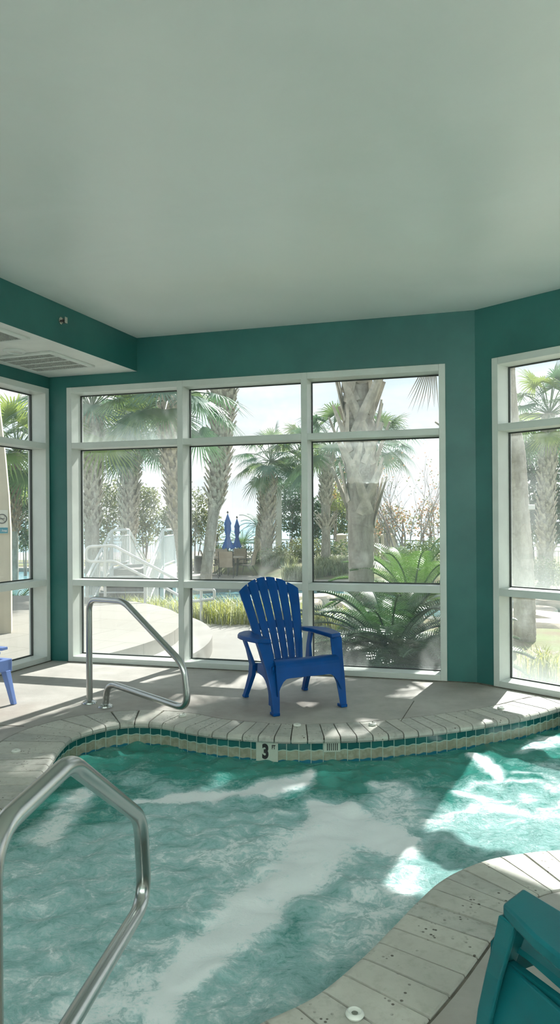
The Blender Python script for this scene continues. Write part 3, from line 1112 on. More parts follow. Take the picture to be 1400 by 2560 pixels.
# ---- three fill uplights added on the unseen rear wall to brighten the room
for k, (x, lb) in enumerate(((-3.6, 'added fill uplight on the rear wall nearest the bulkhead'), (-.8, 'added fill uplight on the middle of the rear wall'), (2.2, 'added fill uplight on the rear wall nearest the east wall'))):
    t = thing('fill_uplight', lb, 'lamp', (x, YR + .002, 2.2))
    mb = MB()
    rings = []
    for r_, z in ((.06, -.12), (.14, -.04), (.19, .06), (.18, .06), (.13, -.03), (.05, -.10)):
        rings.append([(r_ * math.cos(PI * a / 16), r_ * math.sin(PI * a / 16) * .8, z) for a in range(17)])
    mb.loft(rings, caps=False, closed=False)
    mb.build('bowl', M['soffit_white'], t, smooth=True)
    mb = MB(); mb.box((0, .006, -.02), (.30, .012, .22)); mb.build('wall_plate', M['soffit_white'], t)
    ld = bpy.data.lights.new('fill_lamp', 'AREA')
    ld.shape, ld.size, ld.size_y = 'RECTANGLE', .26, .10
    ld.energy, ld.color = FILL_W, (.93, .98, 1.0)
    lo = bpy.data.objects.new('fill_lamp', ld); COL.objects.link(lo)
    lo.parent = t
    lo.location = (0, .085, .05)
    lo.rotation_euler = (PI - .08, 0, 0)

# ---- anchor caps set in the coping
def anchor(label, px_, py_):
    p = P(px_, py_)
    t = thing('anchor_cap', label, 'deck anchor', (p.x, p.y, .001), 0, 'anchor caps along the coping')
    mb = MB(); mb.lathe([(.024, 0), (.027, .006), (.024, .012), (.019, .0145), (.017, .012), (.008, .0085), (.0, .008)], (0, 0, 0), 24)
    mb.build('rim', M['cap'], t, smooth=True)
    mb = MB(); mb.lathe([(.0, .0088), (.008, .0092), (.010, .009)], (0, 0, 0), 16)
    mb.build('insert', M['chrome'], t, smooth=True)
anchor('white anchor cap on coping near the far handrail bend', 457, 1791)
anchor('white anchor cap on coping at far left of pool', 40, 1880)
anchor('white anchor cap on coping below the dark blue chair', 743, 1815)
anchor('white anchor cap on coping right of dark blue chair', 931, 1813)
anchor('white anchor cap on coping nearest the right window', 1252, 1772)
anchor('large white anchor cap on near coping at bottom of photo', 887, 2541)

# ---- bulkhead: air grilles, recessed lamp, sprinkler head
def grille(label, pts, nl):
    A, B, C_, D = [p if isinstance(p, Vector) else P(p[0], p[1], SOFF) for p in pts]
    o = (A + B + C_ + D) / 4
    U = sd.copy()
    V = Vector((-U.y, U.x, 0))
    L = max(abs((p - q).dot(U)) for p in (A, B, C_, D) for q in (A, B, C_, D))
    Wd = max(abs((p - q).dot(V)) for p in (A, B, C_, D) for q in (A, B, C_, D))
    t = thing('air_grille', label, 'vent', (o.x, o.y, SOFF), math.atan2(U.y, U.x), None)
    fw = .045
    mb = MB()
    for s_ in (-1, 1):
        mb.box((s_ * (L / 2 - fw / 2), 0, -.009), (fw, Wd, .018))
        mb.box((0, s_ * (Wd / 2 - fw / 2), -.009), (L - 2 * fw, fw, .018))
    for k in range(1, nl):
        mb.box((-L / 2 + L * k / nl, 0, -.008), (.022, Wd - 2 * fw, .014))
    mb.build('frame', M['vent'], t, bevel=.003)
    mb = MB(); mb.box((0, 0, -.002), (L - 2 * fw, Wd - 2 * fw, .003))
    mb.build('backing', M['vent_dark'], t)
    mb = MB()
    m = int((Wd - 2 * fw) / .022)
    for k in range(m):
        y = -(Wd / 2 - fw) + .022 * (k + .5)
        mb.box((0, y, -.008), (L - 2 * fw, .009, .002), Matrix.Rotation(.6, 3, 'X'))
    mb.build('louvres', M['vent_grey'], t)
grille('larger white slatted air grille under bulkhead nearest the corner', [(126, 877), (237, 915), (85, 927), (-25, 893)], 4)
GO = P(75, 846, SOFF) - P(237, 915, SOFF)
grille('white air grille under bulkhead at photo left edge', [P(a, b, SOFF) + GO for a, b in ((126, 877), (237, 915), (85, 927), (-25, 893))], 1)
pl = P(36, 877, SOFF)
t = thing('recessed_lamp', 'round white recessed lamp between two air grilles', 'lamp', (pl.x, pl.y, SOFF))
mb = MB(); mb.lathe([(.055, -.002), (.062, -.016), (.085, -.014), (.095, -.004), (.095, 0), (.05, 0)], (0, 0, 0), 32)
mb.build('trim_ring', M['vent'], t, smooth=True)
mb = MB(); mb.lathe([(0, -.003), (.05, -.004), (.056, -.006), (.056, -.001), (0, -.001)], (0, 0, 0), 28)
mb.build('lens', M['cap'], t, smooth=True)
# sprinkler on the bulkhead face
fn = Vector((-sd.y, sd.x, 0))
if fn.x < 0:
    fn = -fn
x_, y_, k_ = ray(152, 802)
ts = (SA.dot(fn)) / (x_ * fn.x + y_ * fn.y)
sp = Vector((x_ * ts, y_ * ts, CAMH + k_ * ts))
t = thing('sprinkler_head', 'small brass sprinkler head on green bulkhead face', 'sprinkler', sp, math.atan2(fn.y, fn.x))
mb = MB(); mb.loft([[Vector((x, r_ * math.cos(a * PI / 10), r_ * math.sin(a * PI / 10))) for a in range(20)] for x, r_ in ((0, .030), (.006, .030), (.009, .022), (.004, .016))])
mb.build('escutcheon', M['chrome'], t, smooth=True)
mb = MB(); mb.tube([(.003, 0, 0), (.03, 0, -.006)], .010, 12); mb.box((.034, 0, .012), (.03, .006, .004)); mb.box((.034, 0, -.022), (.03, .006, .004))
mb.build('nozzle', M['dark_metal'], t)
mb = MB(); mb.box((.052, 0, 0), (.003, .034, .05)); mb.build('deflector', M['chrome'], t, bevel=.001)

# ================================================================== OUTSIDE
R = random.Random(11)
GLOW = -.80
LAG = -.95
lagoon = [(-14, 20.8), (-9.2, 20.8), (-6.6, 18.6), (-4.6, 17.4), (-3, 17.3), (-1.5, 17.1), (.3, 17.2), (1.4, 17.6), (2.6, 16.8), (4.2, 15.2), (6.2, 14.6), (9, 14.2),
          (14, 14.5), (14, 19), (9, 18.6), (6.4, 18.4), (4.6, 20.6), (2.6, 23.2), (0, 24.0), (-1.5, 23.7), (-2.6, 22.9), (-4, 21.6), (-5.6, 22.6), (-6.6, 25), (-7.2, 30), (-9.5, 33), (-14, 32.5)]
lagoon = [(p.x, p.y) for p in smooth_path([(a, b, 0) for a, b in lagoon], 4, closed=True)]
def dist_poly(poly, x, y):
    best = 1e9
    for i in range(len(poly)):
        ax, ay = poly[i - 1]; bx, by = poly[i]
        dx, dy = bx - ax, by - ay
        t = max(0, min(1, ((x - ax) * dx + (y - ay) * dy) / (dx * dx + dy * dy + 1e-12)))
        best = min(best, math.hypot(x - ax - t * dx, y - ay - t * dy))
    return best
def gz(x, y):
    """height of the garden ground"""
    t = min(1, max(0, (y - 11.5) / 4.5))
    z = -.47 + (GLOW + .47) * (t * t * (3 - 2 * t))
    if y > 24:
        for cx, cy, rx, ry, h in ((-.4, 31.5, 3.0, 3.2, .5), (2.2, 29.5, 3.2, 3.4, .45), (6, 27, 3, 5, .25)):
            d = ((x - cx) / rx) ** 2 + ((y - cy) / ry) ** 2
            if d < 1:
                z = max(z, GLOW + h * (1 - d) ** .7)
    if 13 < y < 34:
        ins_ = inside(lagoon, x, y)
        d = dist_poly(lagoon, x, y)
        if ins_:
            z = min(z, GLOW - .15 - min(1.0, d * 1.6))
    return z
mb = MB()
gs = .3
gxn, gyn = int(40 / gs), int(36 / gs)
for i in range(gxn + 1):
    for j in range(gyn + 1):
        x, y = -20 + i * gs, 5 + j * gs
        mb.v.append((x, y, gz(x, y)))
for i in range(gxn):
    for j in range(gyn):
        a = i * (gyn + 1) + j
        mb.f.append([a, a + gyn + 1, a + gyn + 2, a + 1]); mb.m.append(0)
struct(mb.build('ground', M['ground'], smooth=True))
mb = MB(); mb.add([(-400, -120, -1.9), (400, -120, -1.9), (400, 75, -1.9), (-400, 75, -1.9)], [(0, 1, 2, 3)])
struct(mb.build('beach', M['sand']))
mb = MB(); mb.add([(-9000, 70, -2.4), (9000, 70, -2.4), (9000, 16000, -2.4), (-9000, 16000, -2.4)], [(0, 1, 2, 3)])
tag(mb.build('sea', M['sea']), 'calm pale blue sea reaching the horizon', 'sea', kind='stuff')
mb = MB(); mb.prism([(-12.5, LAG + 29), (-12.5, LAG + 29), (-12.4, 10)], 0, 0) if False else None
mb = MB()
mb.add([(p[0], p[1], LAG) for p in lagoon], [tuple(range(len(lagoon)))])
lg = mb.build('lagoon_water', M['lagoon'])
tag(lg, 'turquoise water of the outdoor lagoon pool', 'water', kind='stuff')
# pale rim round the lagoon
mb = MB()
lc = sum((Vector((a, b, 0)) for a, b in lagoon), Vector()) / len(lagoon)
nL = len(lagoon)
for i in range(nL):
    p0, p1, p2 = [Vector((*lagoon[(i + k) % nL], 0)) for k in (-1, 0, 1)]
    q1 = Vector((*lagoon[(i + 1) % nL], 0)); q2 = Vector((*lagoon[(i + 2) % nL], 0))
    na = (p2 - p0); na = Vector((na.y, -na.x, 0)).normalized()
    nb = (q2 - p1); nb = Vector((nb.y, -nb.x, 0)).normalized()
    ring = []
    for p, n in ((p1, na), (q1, nb)):
        ring.append([p - n * .06 + Vector((0, 0, GLOW + .02)), p + n * .34 + Vector((0, 0, GLOW + .02)), p + n * .34 + Vector((0, 0, -1.1)), p - n * .06 + Vector((0, 0, -1.3))])
    mb.loft(ring, caps=False)
struct(mb.build('pool_rim', M['path']))

# ---- terraces and paths
def disc(c, r_, z0, z1, n=64):
    mb = MB(); mb.prism([(c[0] + r_ * math.cos(2 * PI * k / n), c[1] + r_ * math.sin(2 * PI * k / n)) for k in range(n)], z0, z1)
    return mb
# upper terrace: disc plus strip along the building
TC, TR = (-5.2, 9.55), 3.85
def clip_room(poly):
    return poly
tp = []
for k in range(73):
    a = math.radians(-62 + 182 * k / 72)
    tp.append((TC[0] + TR * math.cos(a), TC[1] + TR * math.sin(a) * (1.0 if math.sin(a) < 0 else 1.08)))
tpoly = tp + [(-12, 13.6), (-14, 3.0), (-3.9, 3.6), (-2.62, 7.38), (-2.55, 7.57), (-1.75, 7.35)]
mb = MB(); mb.prism(tpoly, -.9, -.015)
struct(mb.build('terrace', M['terrace']))
tp2 = []
for k in range(73):
    a = math.radians(-50 + 150 * k / 72)
    tp2.append((TC[0] + (TR + .42) * math.cos(a), TC[1] + (TR + .42) * math.sin(a) * (1.0 if math.sin(a) < 0 else 1.08)))
tpoly2 = tp2 + [(-6, 10), (-2.6, 7.6), (-1.4, 7.22)]
mb = MB(); mb.prism(tpoly2, -.9, -.19)
struct(mb.build('terrace_step', M['path']))
mb = MB(); mb.prism([(-2.4, 7.62), (.15, 6.9), (.25, 8.2), (.30, 9.6), (.42, 11.3), (-.1, 12.25), (-1.4, 12.5), (-2.9, 13.0), (-4, 12)], -.9, -.40)
struct(mb.build('path', M['path']))
mb = MB(); mb.prism([(-4.6, 24.2), (-2.4, 23.6), (-1.2, 24.35), (0, 24.7), (2, 24.5), (3.2, 25.5), (2.4, 26.3), (.7, 27.0), (-.1, 28.6), (-1.1, 31.2), (-3.0, 34.5), (-14, 34.5), (-9, 33.6), (-6.8, 31), (-6.2, 25.2)], -1.1, GLOW + .012)
struct(mb.build('patio', M['patio']))
mb = MB(); mb.prism([(-14, 3.0), (-14, -16), (14, -16), (14, 3.2), (4.2, 3.4), (4.2, -3.8), (-6.6, -3.8), (-4.1, 3.2)], -.9, -.03)
struct(mb.build('rear_bounce_slab', M['path']))  # unseen slab behind the building, put in to bounce light indoors

# ---- foliage builders
def fan_leaf(mb, hub, d, up, L, nseg=34, spread=2.15, droop=.25, R_=R):
    """one costapalmate palm leaf radiating from its hub"""
    d = d.normalized()
    s = d.cross(up).normalized()
    n = s.cross(d)
    dphi = 2 * spread / nseg
    for k in range(nseg):
        ph = -spread + dphi * (k + .5)
        dr = d * math.cos(ph) + s * math.sin(ph)
        ln = L * (.72 + .28 * math.cos(ph * .75)) * R_.uniform(.9, 1.05)
        sd_ = n.cross(dr).normalized()
        fold = n * (.05 * L * math.cos(ph * 2))
        pts = []
        for q, wv in ((.02, .3), (.42, 1.0), (.75, .55), (1.0, .04)):
            w = .42 * L * dphi * .50 * wv
            c = hub + dr * ln * q + fold * q - Vector((0, 0, droop * L * q ** 2.6 * R_.uniform(.7, 1.3)))
            if q > .8:
                c += sd_ * R_.uniform(-.03, .03) * L
            pts.append((c - sd_ * w, c + sd_ * w))
        vs = [p for pr in pts for p in pr]
        mb.add(vs, [(0, 1, 3, 2), (2, 3, 5, 4), (4, 5, 7, 6)])
def fan_crown(mats, c, n, pet, L, lo, hi, parent, seed, droop=.25, nseg=34):
    rr = random.Random(seed)
    mb = MB(); mp = MB()
    for k in range(n):
        az = k * 2.39996 + rr.uniform(-.2, .2)
        el = math.radians(hi + (lo - hi) * (k / max(1, n - 1)) ** .9 + rr.uniform(-8, 8))
        d = Vector((math.cos(az) * math.cos(el), math.sin(az) * math.cos(el), math.sin(el)))
        pl_ = pet * rr.uniform(.8, 1.15)
        h0 = Vector(c); mid = h0 + d * pl_ * .55 + Vector((0, 0, .04 * pl_)); hub = h0 + d * pl_ - Vector((0, 0, .10 * pl_))
        mp.tube([h0, mid, hub], [.022, .016, .010], 4, caps=False)
        dd = (hub - mid).normalized() - Vector((0, 0, .25))
        up = Vector((-math.cos(az) * math.sin(el), -math.sin(az) * math.sin(el), math.cos(el)))
        if abs(dd.normalized().dot(up)) > .95:
            up = Vector((0, 0, 1))
        mb.mi = k % len(mats)
        fan_leaf(mb, hub, dd, up, L * rr.uniform(.85, 1.1), nseg=nseg, droop=droop, R_=rr)
    mb.build('crown', mats, parent)
    mp.build('petioles', M['frond'], parent)
def boots(path, rad, z0, z1, n, size, wid, mat, parent, seed, flare=.55, name='boots'):
    """criss-cross split leaf bases round a palm trunk"""
    rr = random.Random(seed)
    mb = MB()
    def at(z):
        for a, b in zip(path, path[1:]):
            if a.z <= z <= b.z:
                return a.lerp(b, (z - a.z) / (b.z - a.z))
        return path[-1] if z > path[-1].z else path[0]
    for k in range(n):
        z = z0 + (z1 - z0) * (k + .5) / n
        az = k * 2.39996 + rr.uniform(-.12, .12)
        c = at(z)
        rd = Vector((math.cos(az), math.sin(az), 0)); tg = Vector((-rd.y, rd.x, 0))
        r0 = rad(z)
        ln = size * rr.uniform(.75, 1.2)
        for s_ in (-1, 1):                           # a boot splits into two straps
            lean = s_ * .42
            out = flare * rr.uniform(.6, 1.25)
            dr = (Vector((0, 0, 1)) + tg * lean + rd * out).normalized()
            b0 = c + rd * (r0 * .93) - tg * s_ * wid * .55
            sdv = dr.cross(rd).normalized()
            nn = sdv.cross(dr).normalized()
            if nn.dot(rd) < 0:
                nn = -nn
            rings = []
            for q, wv, th in ((0, .55, .02), (.45, .50, .022), (1.0, .26, .014)):
                p = b0 + dr * ln * q + rd * (.03 * q * q)
                w = wid * wv
                rings.append([p - sdv * w, p + nn * th, p + sdv * w, p - nn * th])
            mb.loft(rings)
    mb.build(name, mat, parent)
def palm(label, pts, radii, boot=None, crown=None, group='palms of the pool garden', trunk_mat='trunk'):
    """pts: trunk centre line in world space, boot: list of dicts, crown: list of dicts"""
    base = Vector(pts[0])
    t = thing('palm_tree', label, 'palm', base, 0, group)
    loc = [Vector(p) - base for p in pts]
    fine = smooth_path(loc, 8)
    zs = [p.z for p in loc]
    def rad(z):
        for i in range(len(zs) - 1):
            if zs[i] <= z <= zs[i + 1]:
                f = (z - zs[i]) / (zs[i + 1] - zs[i])
                return radii[i] * (1 - f) + radii[i + 1] * f
        return radii[-1]
    rr = random.Random(int(abs(base.x * 100)) + 3)
    mb = MB()
    more = []
    for a, b in zip(fine, fine[1:]):
        for q in range(4):
            more.append(a.lerp(b, q / 4))
    more.append(fine[-1])
    mb.tube(more, [rad(p.z) * rr.uniform(.965, 1.035) for p in more], 14)
    mb.build('trunk', M[trunk_mat], t, smooth=True)
    for b in boot or []:
        boots(fine, rad, b['z0'] - base.z, b['z1'] - base.z, b['n'], b['size'], b['w'], M[b.get('mat', 'boot')], t, b.get('seed', 1), b.get('flare', .5))
    for c in crown or []:
        fan_crown([M[x] for x in c['mats']], fine[-1] + Vector(c.get('off', (0, 0, 0))), c['n'], c['pet'], c['L'], c['lo'], c['hi'], t, c['seed'], c.get('droop', .25), c.get('nseg', 34))
    return t
F1 = ['frond', 'frond_blue', 'frond']
F2 = ['frond_blue', 'frond_blue', 'frond']
F3 = ['frond', 'frond_light', 'frond_blue']

# A: the big trunk right outside the right-hand bay
A_ = [Q(905, 1600, 10), Q(903, 1440, 10), Q(902, 1250, 10), Q(899, 1080, 10), Q(894, 950, 10)]
A_[0].z = gz(A_[0].x, 10) - .05
A_.append(A_[-1] + Vector((-.02, 0, 2.2)))
A_.append(A_[-1] + Vector((0, 0, 2.0)))
tA = palm('thick grey palm trunk right of centre close to the glass', A_, [.178, .174, .190, .205, .20, .19, .17],
          boot=[dict(z0=1.25, z1=7.4, n=72, size=.70, w=.125, flare=.17, seed=5)],
          crown=[dict(mats=F1, n=30, pet=1.5, L=1.0, lo=-35, hi=80, seed=1)])
# B: hidden behind the green pier, its crown shades the deck
bx, by = 2.60, 9.6
tB = palm('palm behind the green pier with brown hanging fronds', [(bx, by, gz(bx, by)), (bx, by, 1.5), (bx, by, 3.4), (bx - .02, by, 4.55)], [.2, .2, .21, .2],
          boot=[dict(z0=1.1, z1=4.3, n=42, size=.34, w=.07, flare=.85, seed=9)],
          crown=[dict(mats=F1, n=26, pet=.75, L=.72, lo=-8, hi=80, seed=2, droop=.2)])
mb = MB()
hub = Q(1085, 872, 9.5) - Vector((bx, by, gz(bx, by)))
fan_leaf(mb, hub, Vector((-.25, -.1, -1)), Vector((0, -1, .1)), .85, 12, .30, .02)
mb.tube([hub + Vector((.6, .2, .7)), hub + Vector((.2, .05, .35)), hub], [.02, .015, .012], 5)
mb.build('dead_frond', M['frond_dead'], tB)
# C: leaning palm with clear lower trunk beside the umbrellas
C_ = [Q(512, 1462, 24.4), Q(522, 1380, 24.4), Q(533, 1290, 24.4), Q(545, 1200, 24.4), Q(552, 1090, 24.4), Q(557, 970, 24.4)]
C_[0].z = GLOW - .05
C_.append(C_[-1] + Vector((.05, 0, 1.6)))
palm('leaning palm with smooth lower trunk left of blue umbrellas', C_, [.21, .19, .19, .28, .34, .42, .36],
     boot=[dict(z0=1.75, z1=7.4, n=190, size=.42, w=.12, flare=.50, seed=3)],
     crown=[dict(mats=F1, n=30, pet=1.8, L=1.15, lo=-5, hi=80, seed=4)])
# D: shaggy trunk beside the first mullion
D_ = [Q(462, 1530, 17), Q(457, 1400, 17), Q(446, 1290, 17), Q(430, 1120, 17), Q(424, 1010, 17)]
D_[0].z = gz(D_[0].x, 17) - .1
palm('shaggy palm trunk just left of the first mullion', D_, [.15, .14, .17, .21, .20],
     boot=[dict(z0=1.05, z1=4.15, n=135, size=.30, w=.08, flare=.52, seed=6)],
     crown=[dict(mats=F2, n=26, pet=1.15, L=.95, lo=-30, hi=80, seed=7, off=(0, 0, .1))])
# E
E_ = [Q(322, 1400, 26), Q(322, 1300, 26), Q(326, 1200, 26), Q(332, 1095, 26)]
E_[0].z = GLOW - .05
palm('palm behind the white footbridge with fronds spreading both sides', E_, [.26, .25, .28, .26],
     boot=[dict(z0=.8, z1=4.3, n=150, size=.38, w=.11, flare=.45, seed=8)],
     crown=[dict(mats=F2, n=30, pet=1.5, L=1.15, lo=-32, hi=80, seed=9, off=(0, 0, .1))])
# F
F_ = [Q(232, 1440, 22), Q(230, 1300, 22), Q(231, 1150, 22), Q(229, 1030, 22)]
F_[0].z = GLOW - .05
palm('pale palm trunk at left edge of the left bay', F_, [.22, .22, .25, .24],
     boot=[dict(z0=1.2, z1=4.6, n=140, size=.36, w=.1, flare=.4, seed=10)],
     crown=[dict(mats=F3, n=32, pet=1.5, L=1.2, lo=-25, hi=80, seed=11, off=(0, 0, .1))])
# G
G_ = [Q(667, 1400, 31), Q(667, 1300, 31), Q(668, 1215, 31), Q(672, 1175, 31)]
G_[0].z = gz(G_[0].x, 31) - .1
palm('shaggy palm by the white post with drooping blue green fans', G_, [.25, .27, .32, .25],
     boot=[dict(z0=.35, z1=3.1, n=130, size=.40, w=.12, flare=.45, seed=12)],
     crown=[dict(mats=F2, n=22, pet=1.3, L=.95, lo=-30, hi=80, seed=13, off=(.1, 0, .35), droop=.35)])
# I
I_ = [Q(763, 1400, 33), Q(762, 1250, 33), Q(750, 1135, 33)]
I_[0].z = gz(I_[0].x, 33) - .1
palm('palm crown seen over the second mullion beside the shaggy palm', I_, [.22, .2, .2],
     crown=[dict(mats=F3, n=22, pet=1.1, L=1.0, lo=-25, hi=80, seed=14, droop=.4)])
# H
H_ = [Q(814, 1420, 28), Q(815, 1330, 28), Q(815, 1230, 28), Q(822, 1135, 28)]
H_[0].z = gz(H_[0].x, 28) - .1
palm('slim palm with a collar of old boots left of the thick trunk', H_, [.2, .17, .19, .2],
     boot=[dict(z0=.95, z1=1.35, n=16, size=.5, w=.1, flare=.75, seed=15), dict(z0=1.9, z1=3.9, n=95, size=.34, w=.11, flare=.42, seed=16)],
     crown=[dict(mats=F1, n=26, pet=1.5, L=1.05, lo=-25, hi=80, seed=17, off=(.15, 0, .15), droop=.35)])
J_ = [Q(935, 1420, 30), Q(935, 1250, 30), Q(945, 1110, 30)]
J_[0].z = gz(J_[0].x, 30) - .1
palm('palm fans showing right of the thick grey trunk', J_, [.2, .18, .18],
     crown=[dict(mats=F2, n=28, pet=1.1, L=1.05, lo=-30, hi=80, seed=18, droop=.3)])
# K, L: through the right-hand window
kx, ky = Q(1300, 1400, 11).x, 11.0
K_ = [(kx + .06, ky, gz(kx, ky)), (kx + .06, ky, .3), (kx, ky, 1.4), (kx - .06, ky, 2.4), (kx - .18, ky, 3.3), (kx - .3, ky, 6.5), (kx - .35, ky, 9.6)]
tK = palm('bare brown palm trunk nearest the right window', K_, [.17, .16, .15, .145, .14, .13, .12],
     crown=[dict(mats=F1, n=28, pet=1.2, L=.95, lo=-35, hi=80, seed=19)])
L_ = [Q(1364, 1400, 24), Q(1366, 1250, 24), Q(1370, 1110, 24), Q(1373, 1035, 24)]
L_[0].z = GLOW - .05
palm('rough grey palm with full crown in the right window', L_, [.24, .25, .27, .24],
     boot=[dict(z0=.2, z1=4.0, n=140, size=.30, w=.1, flare=.35, seed=20)],
     crown=[dict(mats=F3, n=34, pet=1.35, L=.95, lo=-35, hi=80, seed=21)])
# M: through the left-hand window
M_ = [Q(37, 1420, 26), Q(37, 1330, 26), Q(38, 1220, 26), Q(42, 1130, 26)]
M_[0].z = GLOW - .05
palm('palm with reddish boots in the left window beside pillar', M_, [.13, .13, .14, .16],
     boot=[dict(z0=.95, z1=3.2, n=60, size=.35, w=.08, flare=.35, seed=22, mat='boot_red')],
     crown=[dict(mats=['frond_light', 'frond', 'frond_light'], n=36, pet=1.5, L=1.35, lo=-40, hi=80, seed=23, droop=.35)])

# ---- sago palms
def sago(label, base, trunk_h, n, L, lo, hi, mat, seed, wd=.25, nl=44):
    rr = random.Random(seed)
    t = thing('sago_palm', label, 'plant', base, 0)
    mb = MB(); mb.tube([(0, 0, -.05), (0, 0, trunk_h * .6), (0, 0, trunk_h)], [.13, .14, .10], 12)
    mb.build('trunk', M['boot'], t)
    mb = MB()
    for k in range(n):
        az = k * 2.39996 + rr.uniform(-.15, .15)
        el = math.radians(hi + (lo - hi) * k / (n - 1) + rr.uniform(-6, 6))
        dh = Vector((math.cos(az), math.sin(az), 0))
        p = Vector((0, 0, trunk_h)) + dh * .06
        ln = L * rr.uniform(.85, 1.08)
        st = ln / nl
        pts = [p.copy()]
        a = el
        for q in range(nl):
            a -= (1.15 / nl) * (.4 + 1.2 * q / nl) * rr.uniform(.9, 1.1)
            p = p + (dh * math.cos(a) + Vector((0, 0, math.sin(a)))) * st
            pts.append(p.copy())
        mb.tube(pts[::4] + [pts[-1]], [.011] * (len(pts[::4])) + [.004], 4, caps=False)
        for q in range(2, nl):
            tan = (pts[q + 1] - pts[q - 1]).normalized() if q + 1 < len(pts) else (pts[q] - pts[q - 1]).normalized()
            sd_ = tan.cross(Vector((0, 0, 1))).normalized()
            un = sd_.cross(tan).normalized()
            env = math.sin(PI * min(1, (q + 2) / (nl + 2))) ** .55
            for s_ in (-1, 1):
                d = (sd_ * s_ * .86 + tan * .42 + un * .30).normalized()
                l2 = wd * env * rr.uniform(.92, 1.06)
                w = tan * .0078
                b = pts[q]
                m_ = b + d * l2 * .55
                e_ = b + d * l2 - Vector((0, 0, .02))
                mb.add([b - w, b + w, m_ + w * .9, m_ - w * .9, e_], [(0, 1, 2, 3), (3, 2, 4)])
    mb.build('fronds', M[mat], t)
    return t
def onground(px_, py_, Y):
    q = Q(px_, py_, Y)
    return (q.x, Y, gz(q.x, Y) + (.06 if Y < 12 else 0))
sago('big sago palm close against the right bay glass', onground(975, 1600, 8.15), .28, 62, 1.25, -28, 70, 'sago', 1)
sago('dark sago palm in the lower right corner of the right bay', onground(1085, 1610, 7.75), .15, 44, 1.0, -25, 60, 'sago', 11)
sago('bright sago palm standing tall behind the big sago', onground(1035, 1560, 10.2), .55, 44, 1.35, 0, 80, 'sago_light', 2)
sago('smaller sago palm at left of the right bay', onground(832, 1600, 8.4), .10, 40, .92, -20, 65, 'sago', 3, .17)
sago('sago palm with thin trunk beyond the left window pillar', onground(36, 1490, 20.8), .85, 26, 1.1, -18, 75, 'frond_light', 4, .2, 22)
sago('low sago palm behind the blue umbrellas by the fence', onground(606, 1360, 34), .9, 24, 1.2, 5, 75, 'sago_light', 5, .22, 22)
sago('fan plant left of the shaggy palm near the white post', onground(645, 1330, 33), 1.55, 22, .95, -15, 70, 'frond_blue', 6, .2, 20)

# ---- leaf masses
def leaves(mb, blobs, n, size, rr, hollow=.45):
    tot = sum(b[3] * b[4] * b[5] for b in blobs)
    for (cx, cy, cz, rx, ry, rz) in blobs:
        m = int(n * rx * ry * rz / tot)
        for _ in range(m):
            while True:
                v = Vector((rr.uniform(-1, 1), rr.uniform(-1, 1), rr.uniform(-1, 1)))
                if hollow < v.length < 1:
                    break
            p = Vector((cx + v.x * rx, cy + v.y * ry, cz + v.z * rz)) + Vector((rr.gauss(0, .06), rr.gauss(0, .06), rr.gauss(0, .06)))
            a = Vector((rr.uniform(-1, 1), rr.uniform(-1, 1), rr.uniform(-.6, 1))).normalized()
            b = a.cross(Vector((rr.uniform(-1, 1), rr.uniform(-1, 1), rr.uniform(-1, 1)))).normalized()
            s_ = size * rr.uniform(.6, 1.3)
            mb.mi = rr.randrange(2)
            mb.add([p - a * s_ * .5, p + b * s_ * .26, p + a * s_ * .5, p - b * s_ * .26], [(0, 1, 2, 3)])
def bush(name, label, cat, px_, Y, blobs, n, size, mats, seed, stems=3, group=None, base_py=1400):
    """blobs in (pixel x, pixel y, dY, rx, ry, rz)"""
    rr = random.Random(seed)
    q = Q(px_, base_py, Y)
    b0 = Vector((q.x, Y, gz(q.x, Y)))
    t = thing(name, label, cat, b0, 0, group)
    bl = []
    for (bx_, by_, dy, rx, ry, rz) in blobs:
        c = Q(bx_, by_, Y + dy) - b0
        bl.append((c.x, c.y, c.z, rx, ry, rz))
    mb = MB(); leaves(mb, bl, n, size, rr)
    mb.build('foliage', [M[m_] for m_ in mats], t)
    if stems:
        mb = MB()
        for k in range(stems):
            c = bl[k % len(bl)]
            s0 = Vector((rr.uniform(-.12, .12), rr.uniform(-.1, .1), -.05))
            e_ = Vector((c[0] + rr.uniform(-.3, .3) * c[3], c[1], c[2] + .4 * c[5]))
            mid = s0.lerp(e_, .5) + Vector((rr.uniform(-.1, .1), 0, .05))
            mb.tube(smooth_path([s0, mid, e_], 4), [.04 - .03 * i / 8 for i in range(9)], 6)
        mb.build('stems', M['bark'], t)
    return t
TB = 'bushy trees along the fence'
bush('leafy_tree', 'grey green bushy tree behind the left palm trunks', 'tree', 262, 30, [(262, 1275, 0, .9, .8, 1.0), (285, 1235, .4, .6, .6, .7), (245, 1330, 0, .8, .7, .8)], 2600, .15, ['leaf_grey', 'leaf_mid'], 1, 4)
bush('leafy_tree', 'grey green bushy tree between the bridge palm and first mullion', 'tree', 362, 30.5, [(362, 1275, 0, .75, .7, 1.0), (345, 1330, 0, .8, .7, .7), (375, 1240, .3, .4, .5, .5)], 2400, .15, ['leaf_grey', 'leaf_mid'], 2, 4)
bush('leafy_tree', 'green shrub behind the footbridge railing beside shaggy trunk', 'tree', 412, 30, [(412, 1315, 0, .55, .6, .6), (430, 1290, 0, .4, .5, .6)], 1300, .13, ['leaf_mid', 'hedge'], 3, 3)
bush('leafy_tree', 'pale leafy tree left of the leaning palm', 'tree', 490, 31, [(488, 1275, 0, .65, .6, 1.0), (510, 1310, 0, .6, .6, .6), (480, 1330, 0, .6, .6, .6)], 2000, .14, ['leaf_grey', 'leaf_mid'], 4, 4)
bush('leafy_tree', 'wispy shrub right of the leaning palm trunk', 'tree', 545, 33, [(545, 1320, 0, .35, .4, .55)], 350, .13, ['leaf_grey', 'leaf_mid'], 41, 3)
